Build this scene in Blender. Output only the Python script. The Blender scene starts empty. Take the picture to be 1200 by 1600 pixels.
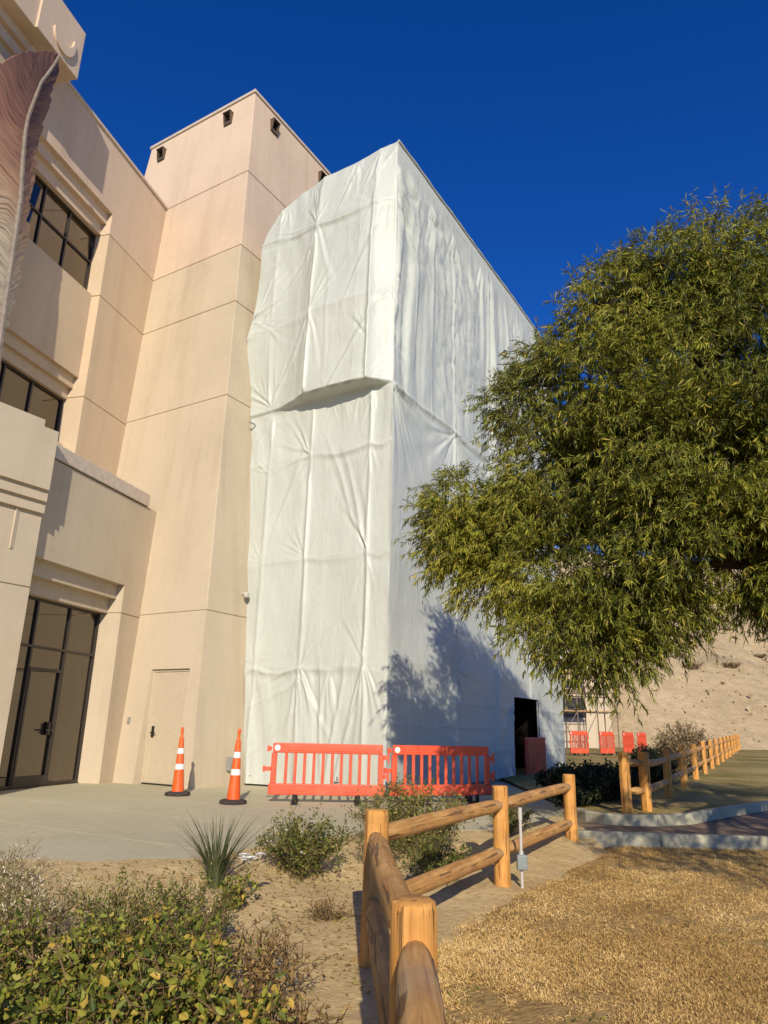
import bpy, bmesh, math, random
import numpy as np
from mathutils import Vector, Matrix
random.seed(7)
RNG = np.random.default_rng(11)
R = math.radians
scene = bpy.context.scene
COL = scene.collection

# ------------------------------------------------------------------ camera
PITCH, ROLL = R(16.8), R(1.3)
cd = bpy.data.cameras.new('camera'); cam = bpy.data.objects.new('camera', cd); COL.objects.link(cam)
cd.sensor_fit = 'VERTICAL'; cd.sensor_height = 24.0; cd.lens = 24.0 * 1115 / 1600
cd.clip_start = 0.05; cd.clip_end = 2000
_d = Vector((0, math.cos(PITCH), math.sin(PITCH))); _u0 = Vector((0, -math.sin(PITCH), math.cos(PITCH))); _r0 = Vector((1, 0, 0))
_r = math.cos(ROLL) * _r0 + math.sin(ROLL) * _u0
_u = -math.sin(ROLL) * _r0 + math.cos(ROLL) * _u0
m = Matrix((( _r.x, _u.x, -_d.x, 0), (_r.y, _u.y, -_d.y, 0), (_r.z, _u.z, -_d.z, 1.5), (0, 0, 0, 1)))
cam.matrix_world = m
scene.camera = cam

# ------------------------------------------------------------------ sky, sun, exposure
SUN_EL, SUN_AZ = R(25.5), R(176.2)
w = bpy.data.worlds.new('World'); scene.world = w; w.use_nodes = True
nt = w.node_tree; nt.nodes.clear()
sky = nt.nodes.new('ShaderNodeTexSky'); sky.sky_type = 'NISHITA'; sky.sun_disc = False
sky.sun_elevation = SUN_EL; sky.sun_rotation = SUN_AZ
sky.altitude = 400; sky.air_density = 0.85; sky.dust_density = 0.05; sky.ozone_density = 5.0
hs = nt.nodes.new('ShaderNodeHueSaturation'); hs.inputs['Saturation'].default_value = 1.25; hs.inputs['Hue'].default_value = .518
bg = nt.nodes.new('ShaderNodeBackground'); bg.inputs[1].default_value = 0.135
wo = nt.nodes.new('ShaderNodeOutputWorld')
nt.links.new(sky.outputs[0], hs.inputs['Color']); nt.links.new(hs.outputs[0], bg.inputs[0]); nt.links.new(bg.outputs[0], wo.inputs[0])
sl = bpy.data.lights.new('sun', 'SUN'); sl.energy = 4.6; sl.angle = R(0.5); sl.color = (1.0, 0.88, 0.70)
so = bpy.data.objects.new('sun', sl); COL.objects.link(so)
ldir = Vector((-math.sin(SUN_AZ) * math.cos(SUN_EL), -math.cos(SUN_AZ) * math.cos(SUN_EL), -math.sin(SUN_EL)))
so.rotation_euler = ldir.to_track_quat('-Z', 'Y').to_euler(); so.location = (0, -20, 20)
scene.view_settings.view_transform = 'Standard'; scene.view_settings.look = 'None'
scene.view_settings.gamma = 1; scene.view_settings.exposure = 0.14
scene.view_settings.use_curve_mapping = False

# ------------------------------------------------------------------ helpers: tagging
def tag(o, label=None, cat=None, group=None, kind=None):
    if label: o['label'] = label
    if cat: o['category'] = cat
    if group: o['group'] = group
    if kind: o['kind'] = kind
    return o
def empty(name, loc=(0, 0, 0), rz=0.0, label=None, cat=None, group=None):
    o = bpy.data.objects.new(name, None); COL.objects.link(o)
    o.location = loc; o.rotation_euler = (0, 0, rz); o.empty_display_size = 0.2
    return tag(o, label, cat, group)
def link(name, me, mat=None, parent=None):
    o = bpy.data.objects.new(name, me); COL.objects.link(o)
    if mat is not None: me.materials.append(mat)
    if parent is not None: o.parent = parent
    return o
def copy_tree(o, parent=None):
    c = o.copy(); COL.objects.link(c); c.parent = parent
    for ch in list(o.children): copy_tree(ch, c)
    return c

# ------------------------------------------------------------------ helpers: meshes
class MB:
    """collects simple solids into one mesh"""
    def __init__(s): s.v = []; s.f = []
    def add(s, vs, fs):
        k = len(s.v); s.v += [tuple(v) for v in vs]; s.f += [tuple(i + k for i in f) for f in fs]; return s
    def box(s, x0, x1, y0, y1, z0, z1):
        vs = [(x, y, z) for z in (z0, z1) for y in (y0, y1) for x in (x0, x1)]
        return s.add(vs, [(0, 2, 3, 1), (4, 5, 7, 6), (0, 1, 5, 4), (2, 6, 7, 3), (0, 4, 6, 2), (1, 3, 7, 5)])
    def hexa(s, b, t):
        """b, t: four corners each (counter-clockwise from above)"""
        return s.add(list(b) + list(t), [(3, 2, 1, 0), (4, 5, 6, 7), (0, 1, 5, 4), (1, 2, 6, 5), (2, 3, 7, 6), (3, 0, 4, 7)])
    def tube(s, p, q, r0, r1=None, n=8, cap=True):
        r1 = r0 if r1 is None else r1
        p = Vector(p); q = Vector(q); d = (q - p).normalized()
        a = d.orthogonal().normalized(); b = d.cross(a)
        vs = []
        for c, r in ((p, r0), (q, r1)):
            for i in range(n):
                t = 2 * math.pi * i / n; vs.append(c + (a * math.cos(t) + b * math.sin(t)) * r)
        fs = [(i, (i + 1) % n, n + (i + 1) % n, n + i) for i in range(n)]
        if cap: fs += [tuple(range(n - 1, -1, -1)), tuple(range(n, 2 * n))]
        return s.add(vs, fs)
    def path(s, pts, rad, n=8, squash=None):
        pts = [Vector(p) for p in pts]; vs = []; fs = []
        up = Vector((0, 0, 1))
        d0 = (pts[-1] - pts[0]).normalized()
        if abs(d0.z) > .8: up = Vector((1, 0, 0))
        for k, p in enumerate(pts):
            d = (pts[min(k + 1, len(pts) - 1)] - pts[max(k - 1, 0)]).normalized()
            a = d.cross(up).normalized(); b = a.cross(d)
            for i in range(n):
                t = 2 * math.pi * i / n
                vs.append(p + (a * math.cos(t) + b * math.sin(t)) * rad[k])
        for k in range(len(pts) - 1):
            for i in range(n):
                fs.append((k * n + i, k * n + (i + 1) % n, (k + 1) * n + (i + 1) % n, (k + 1) * n + i))
        L = (len(pts) - 1) * n
        fs += [tuple(range(n - 1, -1, -1)), tuple(range(L, L + n))]
        return s.add(vs, fs)
    def lathe(s, prof, n=16, c=(0, 0, 0)):
        vs = []; fs = []
        for r, z in prof:
            for i in range(n):
                t = 2 * math.pi * i / n; vs.append((c[0] + r * math.cos(t), c[1] + r * math.sin(t), c[2] + z))
        for k in range(len(prof) - 1):
            for i in range(n): fs.append((k * n + i, k * n + (i + 1) % n, (k + 1) * n + (i + 1) % n, (k + 1) * n + i))
        L = (len(prof) - 1) * n
        fs += [tuple(range(n - 1, -1, -1)), tuple(range(L, L + n))]
        return s.add(vs, fs)
    def mesh(s, name, bevel=0.0, seg=2, smooth=False):
        me = bpy.data.meshes.new(name); me.from_pydata(s.v, [], s.f)
        bm = bmesh.new(); bm.from_mesh(me)
        bmesh.ops.recalc_face_normals(bm, faces=bm.faces)
        if bevel > 0:
            es = [e for e in bm.edges if len(e.link_faces) == 2 and e.calc_face_angle() > 0.5]
            bmesh.ops.bevel(bm, geom=es, offset=bevel, segments=seg, affect='EDGES', profile=0.5, clamp_overlap=True)
        bm.to_mesh(me); bm.free()
        if smooth:
            me.polygons.foreach_set('use_smooth', np.ones(len(me.polygons), bool))
            me.set_sharp_from_angle(angle=R(40))
        me.update(); return me
    def build(s, name, mat, parent=None, bevel=0.0, smooth=False, seg=2):
        return link(name, s.mesh(name, bevel, seg, smooth), mat, parent)

def np_mesh(name, V, Fc, smooth=False, color=None, uv=None):
    """V (n,3), Fc (m,k) -> mesh; optional per-vertex float colour, per-vertex uv"""
    me = bpy.data.meshes.new(name); n = len(V); mf, k = Fc.shape
    me.vertices.add(n); me.vertices.foreach_set('co', np.ascontiguousarray(V, np.float32).ravel())
    me.loops.add(mf * k); me.loops.foreach_set('vertex_index', np.ascontiguousarray(Fc, np.int32).ravel())
    me.polygons.add(mf); me.polygons.foreach_set('loop_start', np.arange(0, mf * k, k, dtype=np.int32))
    if smooth: me.polygons.foreach_set('use_smooth', np.ones(mf, bool))
    me.update(calc_edges=True)
    if color is not None:
        at = me.attributes.new('tint', 'FLOAT', 'POINT'); at.data.foreach_set('value', np.ascontiguousarray(color, np.float32))
    if uv is not None:
        ul = me.uv_layers.new(name='sheet'); ul.data.foreach_set('uv', np.ascontiguousarray(uv[Fc.ravel()], np.float32).ravel())
    me.validate(); return me

def hash2(ix, iy, seed):
    h = (ix.astype(np.int64) * 374761393 + iy.astype(np.int64) * 668265263 + seed * 1274126177) & 0x7fffffff
    h = ((h ^ (h >> 13)) * 1274126177) & 0x7fffffff
    return ((h ^ (h >> 16)) & 0xffff) / 65535.0
def noise(x, y, seed=0):
    x = np.asarray(x, float); y = np.asarray(y, float)
    x, y = np.broadcast_arrays(x, y)
    ix = np.floor(x); iy = np.floor(y); fx = x - ix; fy = y - iy
    fx = fx * fx * fx * (fx * (fx * 6 - 15) + 10); fy = fy * fy * fy * (fy * (fy * 6 - 15) + 10)
    a = hash2(ix, iy, seed); b = hash2(ix + 1, iy, seed); c = hash2(ix, iy + 1, seed); d = hash2(ix + 1, iy + 1, seed)
    return (a + (b - a) * fx) * (1 - fy) + (c + (d - c) * fx) * fy - 0.5
def fbm(x, y, seed=0, o=4):
    r = 0; am = 1.0
    for i in range(o): r = r + am * noise(x * 2 ** i, y * 2 ** i, seed + i * 17); am *= .5
    return r
def sstep(a, b, x):
    t = np.clip((x - a) / (b - a), 0, 1); return t * t * (3 - 2 * t)

# ------------------------------------------------------------------ helpers: materials
class NM:
    def __init__(s, name, rough=0.8, spec=0.3):
        s.m = bpy.data.materials.new(name); s.m.use_nodes = True; s.t = s.m.node_tree
        s.b = s.t.nodes['Principled BSDF']; s.b.inputs['Roughness'].default_value = rough
        s.b.inputs['Specular IOR Level'].default_value = spec
    def n(s, typ, **kw):
        x = s.t.nodes.new(typ)
        for k, v in kw.items():
            if k in x.inputs: x.inputs[k].default_value = v
            else: setattr(x, k, v)
        return x
    def l(s, a, b): s.t.links.new(a, b)
    def coord(s, scale=(1, 1, 1), kind='Object'):
        tc = s.n('ShaderNodeTexCoord'); mp = s.n('ShaderNodeMapping'); mp.inputs['Scale'].default_value = scale
        s.l(tc.outputs[kind], mp.inputs[0]); return mp.outputs[0]
    def noise(s, scale, detail=4, rough=.55, vec=None, dist=0.0):
        x = s.n('ShaderNodeTexNoise'); x.inputs['Scale'].default_value = scale; x.inputs['Detail'].default_value = detail
        x.inputs['Roughness'].default_value = rough; x.inputs['Distortion'].default_value = dist
        if vec is not None: s.l(vec, x.inputs['Vector'])
        return x.outputs['Fac']
    def ramp(s, fac, stops):
        x = s.n('ShaderNodeValToRGB'); e = x.color_ramp.elements
        while len(e) < len(stops): e.new(0.5)
        for i, (p, c) in enumerate(stops):
            e[i].position = p; e[i].color = (c[0], c[1], c[2], 1) if not isinstance(c, (int, float)) else (c, c, c, 1)
        s.l(fac, x.inputs[0]); return x.outputs[0]
    def mix(s, fac, a, b, mode='MIX'):
        x = s.n('ShaderNodeMix'); x.data_type = 'RGBA'; x.blend_type = mode
        for i, v in ((0, fac), (6, a), (7, b)):
            if isinstance(v, (int, float)): x.inputs[i].default_value = v
            elif isinstance(v, tuple): x.inputs[i].default_value = (v[0], v[1], v[2], 1)
            else: s.l(v, x.inputs[i])
        return x.outputs[2]
    def math(s, op, a, b=None):
        x = s.n('ShaderNodeMath'); x.operation = op
        for i, v in ((0, a), (1, b)):
            if v is None: continue
            if isinstance(v, (int, float)): x.inputs[i].default_value = v
            else: s.l(v, x.inputs[i])
        return x.outputs[0]
    def col(s, c):
        if isinstance(c, tuple): s.b.inputs['Base Color'].default_value = (c[0], c[1], c[2], 1)
        else: s.l(c, s.b.inputs['Base Color'])
        return s
    def rough(s, r): s.l(r, s.b.inputs['Roughness']); return s
    def bump(s, h, strength=.3, dist=.02):
        x = s.n('ShaderNodeBump'); x.inputs['Strength'].default_value = strength; x.inputs['Distance'].default_value = dist
        s.l(h, x.inputs['Height']); s.l(x.outputs[0], s.b.inputs['Normal']); return s

def stucco(name, c, dirt=.10):
    k = NM(name, .92, .08); v = k.coord()
    big = k.noise(.35, 5, .6, v); st = k.noise(1.0, 4, .6, k.coord((2.2, 2.2, .12)))
    fine = k.noise(90, 3, .6, v); mid = k.noise(6, 4, .6, v)
    c2 = tuple(x * (1 - dirt) for x in c); c3 = (min(c[0] * 1.05, .9), c[1] * 1.04, c[2] * 1.03)
    base = k.ramp(big, [(.3, c2), (.55, c), (.75, c3)])
    streak = k.ramp(st, [(.50, (1, 1, 1)), (.72, (.90, .885, .86))])
    a = k.mix(1.0, base, streak, 'MULTIPLY')
    a = k.mix(1.0, a, k.ramp(mid, [(.3, (.965, .965, .96)), (.7, (1.02, 1.02, 1.02))]), 'MULTIPLY')
    k.col(a).bump(k.math('ADD', fine, k.math('MULTIPLY', mid, .8)), .22, .012)
    return k.m
def plain(name, c, rough=.6, spec=.4, metal=0.0, var=.12, scale=8.0, bump=.08):
    k = NM(name, rough, spec); k.b.inputs['Metallic'].default_value = metal
    n = k.noise(scale, 4, .6, k.coord())
    k.col(k.ramp(n, [(.3, tuple(x * (1 - var) for x in c)), (.7, tuple(min(1, x * (1 + var)) for x in c))]))
    if bump: k.bump(n, bump, .01)
    return k.m
def leafmat(name, dark, light, extra=None, rough=.5, trans=.35):
    """colour chosen per leaf by its own random tint"""
    k = NM(name, rough, .35)
    at = k.n('ShaderNodeAttribute'); at.attribute_name = 'tint'
    stops = [(0.0, dark), (.6, light)] + ([(1.0, extra)] if extra else [])
    c = k.ramp(at.outputs['Fac'], stops); k.col(c)
    tr = k.n('ShaderNodeBsdfTranslucent'); k.l(c, tr.inputs[0])
    mx = k.n('ShaderNodeMixShader'); mx.inputs[0].default_value = trans
    out = k.t.nodes['Material Output']; k.l(k.b.outputs[0], mx.inputs[1]); k.l(tr.outputs[0], mx.inputs[2]); k.l(mx.outputs[0], out.inputs[0])
    return k.m

M = {}
M['stucco'] = stucco('stucco_tan', (.535, .452, .330))
M['stucco_up'] = stucco('stucco_peach', (.61, .482, .362))
M['stucco_wing'] = stucco('stucco_wing', (.57, .452, .315))
M['coping'] = plain('coping_metal', (.52, .44, .35), .5)
M['bronze'] = plain('dark_bronze', (.035, .028, .022), .4, .5)
M['scupper'] = plain('scupper_brown', (.10, .072, .048), .5, .4)
M['door_paint'] = plain('door_paint', (.51, .43, .305), .55, .4, var=.05)
M['dark_metal'] = plain('dark_hardware', (.02, .018, .016), .4, .5)
M['grey_metal'] = plain('grey_metal', (.32, .31, .29), .45, .5, .3)
M['galv'] = plain('galvanised_tube', (.36, .36, .36), .4, .5, .6, .2, 20)
M['rubber'] = plain('black_rubber', (.018, .017, .016), .75, .3, var=.3)
M['rubber_brown'] = plain('dusty_rubber', (.055, .045, .04), .85, .2, var=.3)
M['white_band'] = plain('reflective_white', (.78, .76, .72), .35, .5, var=.06)
M['shade_black'] = plain('painted_shade_black', (.010, .009, .008), 1.0, .0)  # near-black: shade of doorway and scuppers put into the colour

k = NM('tinted_glass', .03, .5); k.col((.012, .010, .008)); k.b.inputs['IOR'].default_value = 1.6
k.b.inputs['Coat Weight'].default_value = 1.0; k.b.inputs['Coat Roughness'].default_value = .02; k.b.inputs['Coat IOR'].default_value = 1.68
k.b.inputs['Coat Tint'].default_value = (1, .86, .66, 1)
k.bump(k.noise(.9, 2, .5, k.coord()), .05, .02); M['glass'] = k.m

def orange_plastic(name, c):
    k = NM(name, .42, .45); v = k.coord(); n = k.noise(3.5, 5, .6, v); sc = k.noise(30, 4, .7, k.coord((1, 1, 6)))
    a = k.ramp(n, [(.3, tuple(x * .8 for x in c)), (.65, c)])
    a = k.mix(k.ramp(sc, [(.58, 0.0), (.70, .45)]), a, (.60, .34, .25)); a = k.mix(k.ramp(k.noise(1.7, 6, .7, v), [(.45, 0.0), (.75, .16)]), a, (.62, .30, .20))
    k.col(a).bump(n, .06, .01); return k.m
M['orange'] = orange_plastic('orange_plastic', (.76, .095, .035))
M['cone_orange'] = orange_plastic('cone_orange', (.82, .12, .015))
M['red_board'] = orange_plastic('red_board', (.55, .035, .02))

# white sheeting: fine creases and welded seam strips
k = NM('white_sheeting', .42, .4)
uv = k.n('ShaderNodeUVMap'); uv.uv_map = 'sheet'
sep = k.n('ShaderNodeSeparateXYZ'); k.l(uv.outputs[0], sep.inputs[0])
mp = k.n('ShaderNodeMapping'); mp.inputs['Scale'].default_value = (2.2, .5, 1); k.l(uv.outputs[0], mp.inputs[0])
crv = k.noise(2.0, 5, .6, mp.outputs[0], 1.2); crf = k.noise(9.0, 5, .62, uv.outputs[0], .8)
wob = k.math('MULTIPLY', k.noise(.7, 2, .5, uv.outputs[0]), .10)
seam = k.math('FRACT', k.math('DIVIDE', k.math('ADD', sep.outputs[0], wob), .93))
ridge = k.ramp(seam, [(0.0, 1.0), (.012, 1.0), (.03, 0.0), (1.0, 0.0)])
big = k.noise(.5, 4, .6, uv.outputs[0])
a = k.ramp(big, [(.3, (.535, .575, .515)), (.7, (.60, .635, .58))])
a = k.mix(k.math('MULTIPLY', ridge, .5), a, (.72, .75, .68))
dirt = k.ramp(k.noise(2.2, 6, .7, mp.outputs[0]), [(.55, 0.0), (.8, .22)])
a = k.mix(dirt, a, (.50, .49, .39))
k.col(a); hh = k.math('ADD', k.math('MULTIPLY', crv, 1.0), k.math('MULTIPLY', crf, .35)); hh = k.math('ADD', hh, k.math('MULTIPLY', ridge, .22))
k.bump(hh, .34, .05)
tr = k.n('ShaderNodeBsdfTranslucent'); k.l(a, tr.inputs[0]); mx = k.n('ShaderNodeMixShader'); mx.inputs[0].default_value = .12
k.l(k.b.outputs[0], mx.inputs[1]); k.l(tr.outputs[0], mx.inputs[2]); k.l(mx.outputs[0], k.t.nodes['Material Output'].inputs[0])
M['sheet'] = k.m

def wood(name, c0, c1, c2, stretch, crack=.5):
    k = NM(name, .62, .3); v = k.coord(stretch); g = k.noise(7, 6, .65, v, .6); v2 = k.coord((1, 1, 1)); b = k.noise(3.0, 4, .6, v2)
    a = k.ramp(g, [(.28, c0), (.5, c1), (.75, c2)])
    a = k.mix(1.0, a, k.ramp(b, [(.35, (.72, .70, .68)), (.65, (1.08, 1.05, 1.0))]), 'MULTIPLY')
    cr = k.ramp(k.noise(5, 3, .5, v, .3), [(.37, 1.0), (.405, 0.0)])
    a = k.mix(k.math('MULTIPLY', cr, crack), a, (.05, .03, .018))
    kn = k.ramp(k.noise(3.2, 1, .3, k.coord((2.2, 2.2, 1.1))), [(.70, 0.0), (.735, .8)]); a = k.mix(kn, a, tuple(x * .28 for x in c0))
    a = k.mix(k.ramp(k.noise(1.3, 5, .7, v2), [(.5, 0.0), (.72, .55)]), a, tuple(sum(c1) / 3 * x for x in (1.15, .95, .75)))
    k.col(a).bump(k.math('SUBTRACT', g, k.math('MULTIPLY', cr, .9)), .6, .016); return k.m
M['post'] = wood('stained_post', (.50, .215, .045), (.72, .36, .090), (.80, .46, .155), (5, 5, .35))
M['rail'] = wood('weathered_rail', (.36, .165, .050), (.60, .325, .105), (.72, .47, .20), (5, 5, .35), .7)

k = NM('sand', .95, .1); v = k.coord()
n1 = k.noise(.8, 5, .6, v); n2 = k.noise(14, 6, .65, v); n3 = k.noise(60, 4, .7, v)
a = k.ramp(n1, [(.3, (.56, .42, .205)), (.7, (.70, .545, .29))])
a = k.mix(1.0, a, k.ramp(n2, [(.3, (.78, .76, .72)), (.65, (1.06, 1.05, 1.03))]), 'MULTIPLY')
a = k.mix(k.ramp(n3, [(.66, 0.0), (.72, .6)]), a, (.12, .07, .035))
k.col(a).bump(k.math('ADD', n2, k.math('MULTIPLY', n3, .4)), .7, .04); M['sand'] = k.m

k = NM('dry_lawn', .95, .1); v = k.coord()
n1 = k.noise(.7, 5, .6, v); n2 = k.noise(22, 5, .65, v)
a = k.ramp(n1, [(.3, (.36, .24, .095)), (.55, (.50, .35, .155)), (.75, (.58, .43, .20))])
a = k.mix(1.0, a, k.ramp(n2, [(.3, (.62, .58, .52)), (.65, (1.1, 1.08, 1.0))]), 'MULTIPLY')
k.col(a).bump(n2, .8, .04); M['lawn'] = k.m

k = NM('far_lawn', .95, .1); v = k.coord()
n1 = k.noise(.5, 5, .6, v); n2 = k.noise(18, 5, .65, v)
a = k.ramp(n1, [(.35, (.22, .19, .065)), (.5, (.36, .28, .11)), (.68, (.50, .37, .18))])
a = k.mix(1.0, a, k.ramp(n2, [(.3, (.6, .6, .55)), (.65, (1.1, 1.1, 1.0))]), 'MULTIPLY')
k.col(a).bump(n2, .8, .04); M['far_lawn'] = k.m

k = NM('concrete', .9, .2); v = k.coord()
n1 = k.noise(.5, 6, .6, v); n2 = k.noise(9, 5, .65, v); n3 = k.noise(140, 2, .6, v)
a = k.ramp(n1, [(.3, (.455, .42, .285)), (.65, (.53, .485, .335))])
a = k.mix(1.0, a, k.ramp(n2, [(.3, (.90, .89, .88)), (.7, (1.04, 1.04, 1.03))]), 'MULTIPLY')
a = k.mix(k.ramp(k.noise(2.3, 6, .7, v), [(.62, 0.0), (.75, .3)]), a, (.24, .20, .15))
k.col(a).bump(k.math('ADD', n2, k.math('MULTIPLY', n3, .3)), .15, .01); M['concrete'] = k.m
k = NM('kerb_concrete', .9, .2); v = k.coord()
n1 = k.noise(1.6, 6, .65, v); n2 = k.noise(30, 5, .65, v)
a = k.ramp(n1, [(.3, (.36, .345, .25)), (.65, (.50, .475, .36))]); a = k.mix(1.0, a, k.ramp(n2, [(.3, (.86, .86, .84)), (.7, (1.05, 1.05, 1.03))]), 'MULTIPLY')
k.col(a).bump(n2, .3, .012); M['kerb'] = k.m
k = NM('path_paving', .9, .2); v = k.coord(); n1 = k.noise(.9, 5, .6, v); n2 = k.noise(40, 5, .65, v)
a = k.ramp(n1, [(.3, (.22, .155, .10)), (.7, (.30, .215, .145))]); a = k.mix(1.0, a, k.ramp(n2, [(.3, (.8, .8, .8)), (.7, (1.08, 1.08, 1.08))]), 'MULTIPLY')
k.col(a).bump(n2, .3, .012); M['path'] = k.m

k = NM('hill_soil', .95, .1); v = k.coord()
n1 = k.noise(.10, 5, .6, v); n2 = k.noise(1.1, 6, .7, v); n3 = k.noise(4.5, 5, .7, v)
a = k.ramp(n1, [(.3, (.48, .365, .21)), (.7, (.58, .455, .275))])
a = k.mix(1.0, a, k.ramp(n2, [(.3, (.74, .72, .68)), (.65, (1.05, 1.05, 1.03))]), 'MULTIPLY')
a = k.mix(k.ramp(n3, [(.62, 0.0), (.72, .4)]), a, (.30, .22, .12))
k.col(a).bump(k.math('ADD', n2, n3), .55, .3); M['hill'] = k.m

M['tree_leaf'] = leafmat('tree_leaf', (.045, .064, .010), (.345, .36, .045), (.58, .45, .07), .42, .34)
M['bark'] = plain('bark', (.085, .058, .036), .9, .1, var=.35, scale=14, bump=.6)
M['rose_leaf'] = leafmat('rose_leaf', (.050, .080, .014), (.30, .33, .050), (.62, .42, .08), .5, .38)
M['dry_leaf'] = leafmat('dry_leaf', (.20, .12, .045), (.44, .30, .12), (.26, .24, .06), .7, .3)
M['wispy_leaf'] = leafmat('wispy_leaf', (.12, .13, .04), (.31, .28, .11), (.74, .66, .48), .7, .25)
M['shrub_leaf'] = leafmat('shrub_leaf', (.055, .085, .018), (.19, .215, .045), (.38, .30, .08), .5, .3)
M['shaded_hedge_leaf'] = leafmat('shaded_hedge_leaf', (.010, .017, .007), (.022, .036, .013), (.035, .05, .02), .45, .2)  # leaf colours darkened to carry the tree's shade
M['scrub_leaf'] = leafmat('scrub_leaf', (.26, .19, .10), (.40, .31, .175), (.50, .40, .24), .8, .2)
M['blade'] = leafmat('grass_blade', (.045, .065, .025), (.105, .13, .055), (.20, .19, .09), .5, .3)
M['straw'] = leafmat('dry_grass', (.36, .22, .07), (.68, .47, .175), (.88, .68, .34), .75, .15)
M['stem'] = plain('woody_stem', (.16, .105, .05), .8, .2, var=.3)
M['petal_white'] = plain('white_petal', (.80, .78, .72), .6, .3, var=.05)
M['petal_orange'] = plain('orange_petal', (.62, .20, .09), .6, .3, var=.2)
M['hub_light'] = plain('pvc_conduit', (.47, .455, .41), .45, .4, var=.06)
M['box_grey'] = plain('grey_box', (.21, .25, .24), .5, .4, var=.1)

# ------------------------------------------------------------------ frames of reference of the place
ZP = 0.2                                       # level of the concrete plaza
AZ = R(31.3); A = Vector((math.sin(AZ), math.cos(AZ), 0)); B = Vector((-math.cos(AZ), math.sin(AZ), 0))   # tower and wrapped structure
AF = R(14.8); F = Vector((math.sin(AF), math.cos(AF), 0)); N = Vector((math.cos(AF), -math.sin(AF), 0))   # long facade
T0 = Vector((-3.87, 15.73, 0)); U0 = Vector((-7.35, 18.5, 0)); W0 = Vector((0.15, 15.15, 0))
def fp(a, n, z): return U0 + F * a + N * n + Vector((0, 0, z))
def fbox(mb, a0, a1, n0, n1, z0, z1):
    return mb.hexa([fp(a0, n1, z0), fp(a1, n1, z0), fp(a1, n0, z0), fp(a0, n0, z0)], [fp(a0, n1, z1), fp(a1, n1, z1), fp(a1, n0, z1), fp(a0, n0, z1)])

def far_z(x, y): return .25 + .012 * np.clip(y - 16, 0, 400)

# ------------------------------------------------------------------ ground
def sheet(name, pts, z, mat, thick=None):
    me = bpy.data.meshes.new(name); n = len(pts)
    v = [(p[0], p[1], z) for p in pts]; f = [tuple(range(n))]
    if thick:
        v += [(p[0], p[1], z - thick) for p in pts]
        f += [(i, n + i, n + (i + 1) % n, (i + 1) % n) for i in range(n)]
    me.from_pydata(v, [], f); bm = bmesh.new(); bm.from_mesh(me); bmesh.ops.recalc_face_normals(bm, faces=bm.faces)
    if bm.faces[0].normal.z < 0 and not thick: bmesh.ops.reverse_faces(bm, faces=bm.faces)
    bm.to_mesh(me); bm.free()
    return tag(link(name, me, mat), kind='structure')
sheet('ground', [(-300, -60), (400, -60), (400, 400), (-300, 400)], -.12, M['sand'])

EDGE = [(-14, 6.9), (-5, 7.3), (-2.9, 7.55), (-1.75, 7.85), (-1.15, 8.75), (-.3, 9.8), (.7, 10.25), (1.6, 10.55), (2.35, 11.35), (2.75, 12.2)]
def edge_y(x): return np.interp(x, [p[0] for p in EDGE], [p[1] for p in EDGE])
# concrete plaza, cast in bays with open control joints: each bay is a slab
plaza = empty('plaza'); tag(plaza, kind='structure')
sheet_pts = EDGE + [(3.4, 13.6), (6.3, 18.5), (11, 27), (12.5, 34), (12.5, 60), (-40, 60), (-40, 6.9)]
pb = bpy.data.meshes.new('slab'); n = len(sheet_pts)
bm = bmesh.new()
vt = [bm.verts.new((p[0], p[1], ZP)) for p in sheet_pts]; bm.faces.new(vt)
ext = bmesh.ops.extrude_face_region(bm, geom=list(bm.faces)); bmesh.ops.translate(bm, vec=(0, 0, -.34), verts=[g for g in ext['geom'] if isinstance(g, bmesh.types.BMVert)])
bmesh.ops.recalc_face_normals(bm, faces=bm.faces)
def plaza_cut(bm, co, no, gap=.009):
    out = []
    for s in (1, -1):
        b2 = bm.copy(); c = Vector(co) + Vector(no) * gap * s
        r = bmesh.ops.bisect_plane(b2, geom=list(b2.verts) + list(b2.edges) + list(b2.faces), plane_co=c, plane_no=no, clear_inner=(s > 0), clear_outer=(s < 0))
        es = [g for g in r['geom_cut'] if isinstance(g, bmesh.types.BMEdge)]
        if es: bmesh.ops.holes_fill(b2, edges=es)
        out.append(b2)
    bm.free(); return out
slabs = [bm]
cuts = [((-3.5, 14.55, 0), tuple(A))] + [((-3.0, 11.2, 0), tuple(A))] + [((.35, 12, 0), tuple(B)), ((-5.6, 12, 0), tuple(B)), ((-2.6, 12, 0), tuple(B)), ((-3.2, 9.2, 0), tuple(A))]
for co, no in cuts:
    nxt = []
    for b in slabs: nxt += plaza_cut(b, co, no)
    slabs = nxt
for b in slabs:
    if len(b.faces) < 4: b.free(); continue
    me = bpy.data.meshes.new('slab'); b.to_mesh(me); b.free(); link('slab', me, M['concrete'], plaza)

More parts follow.
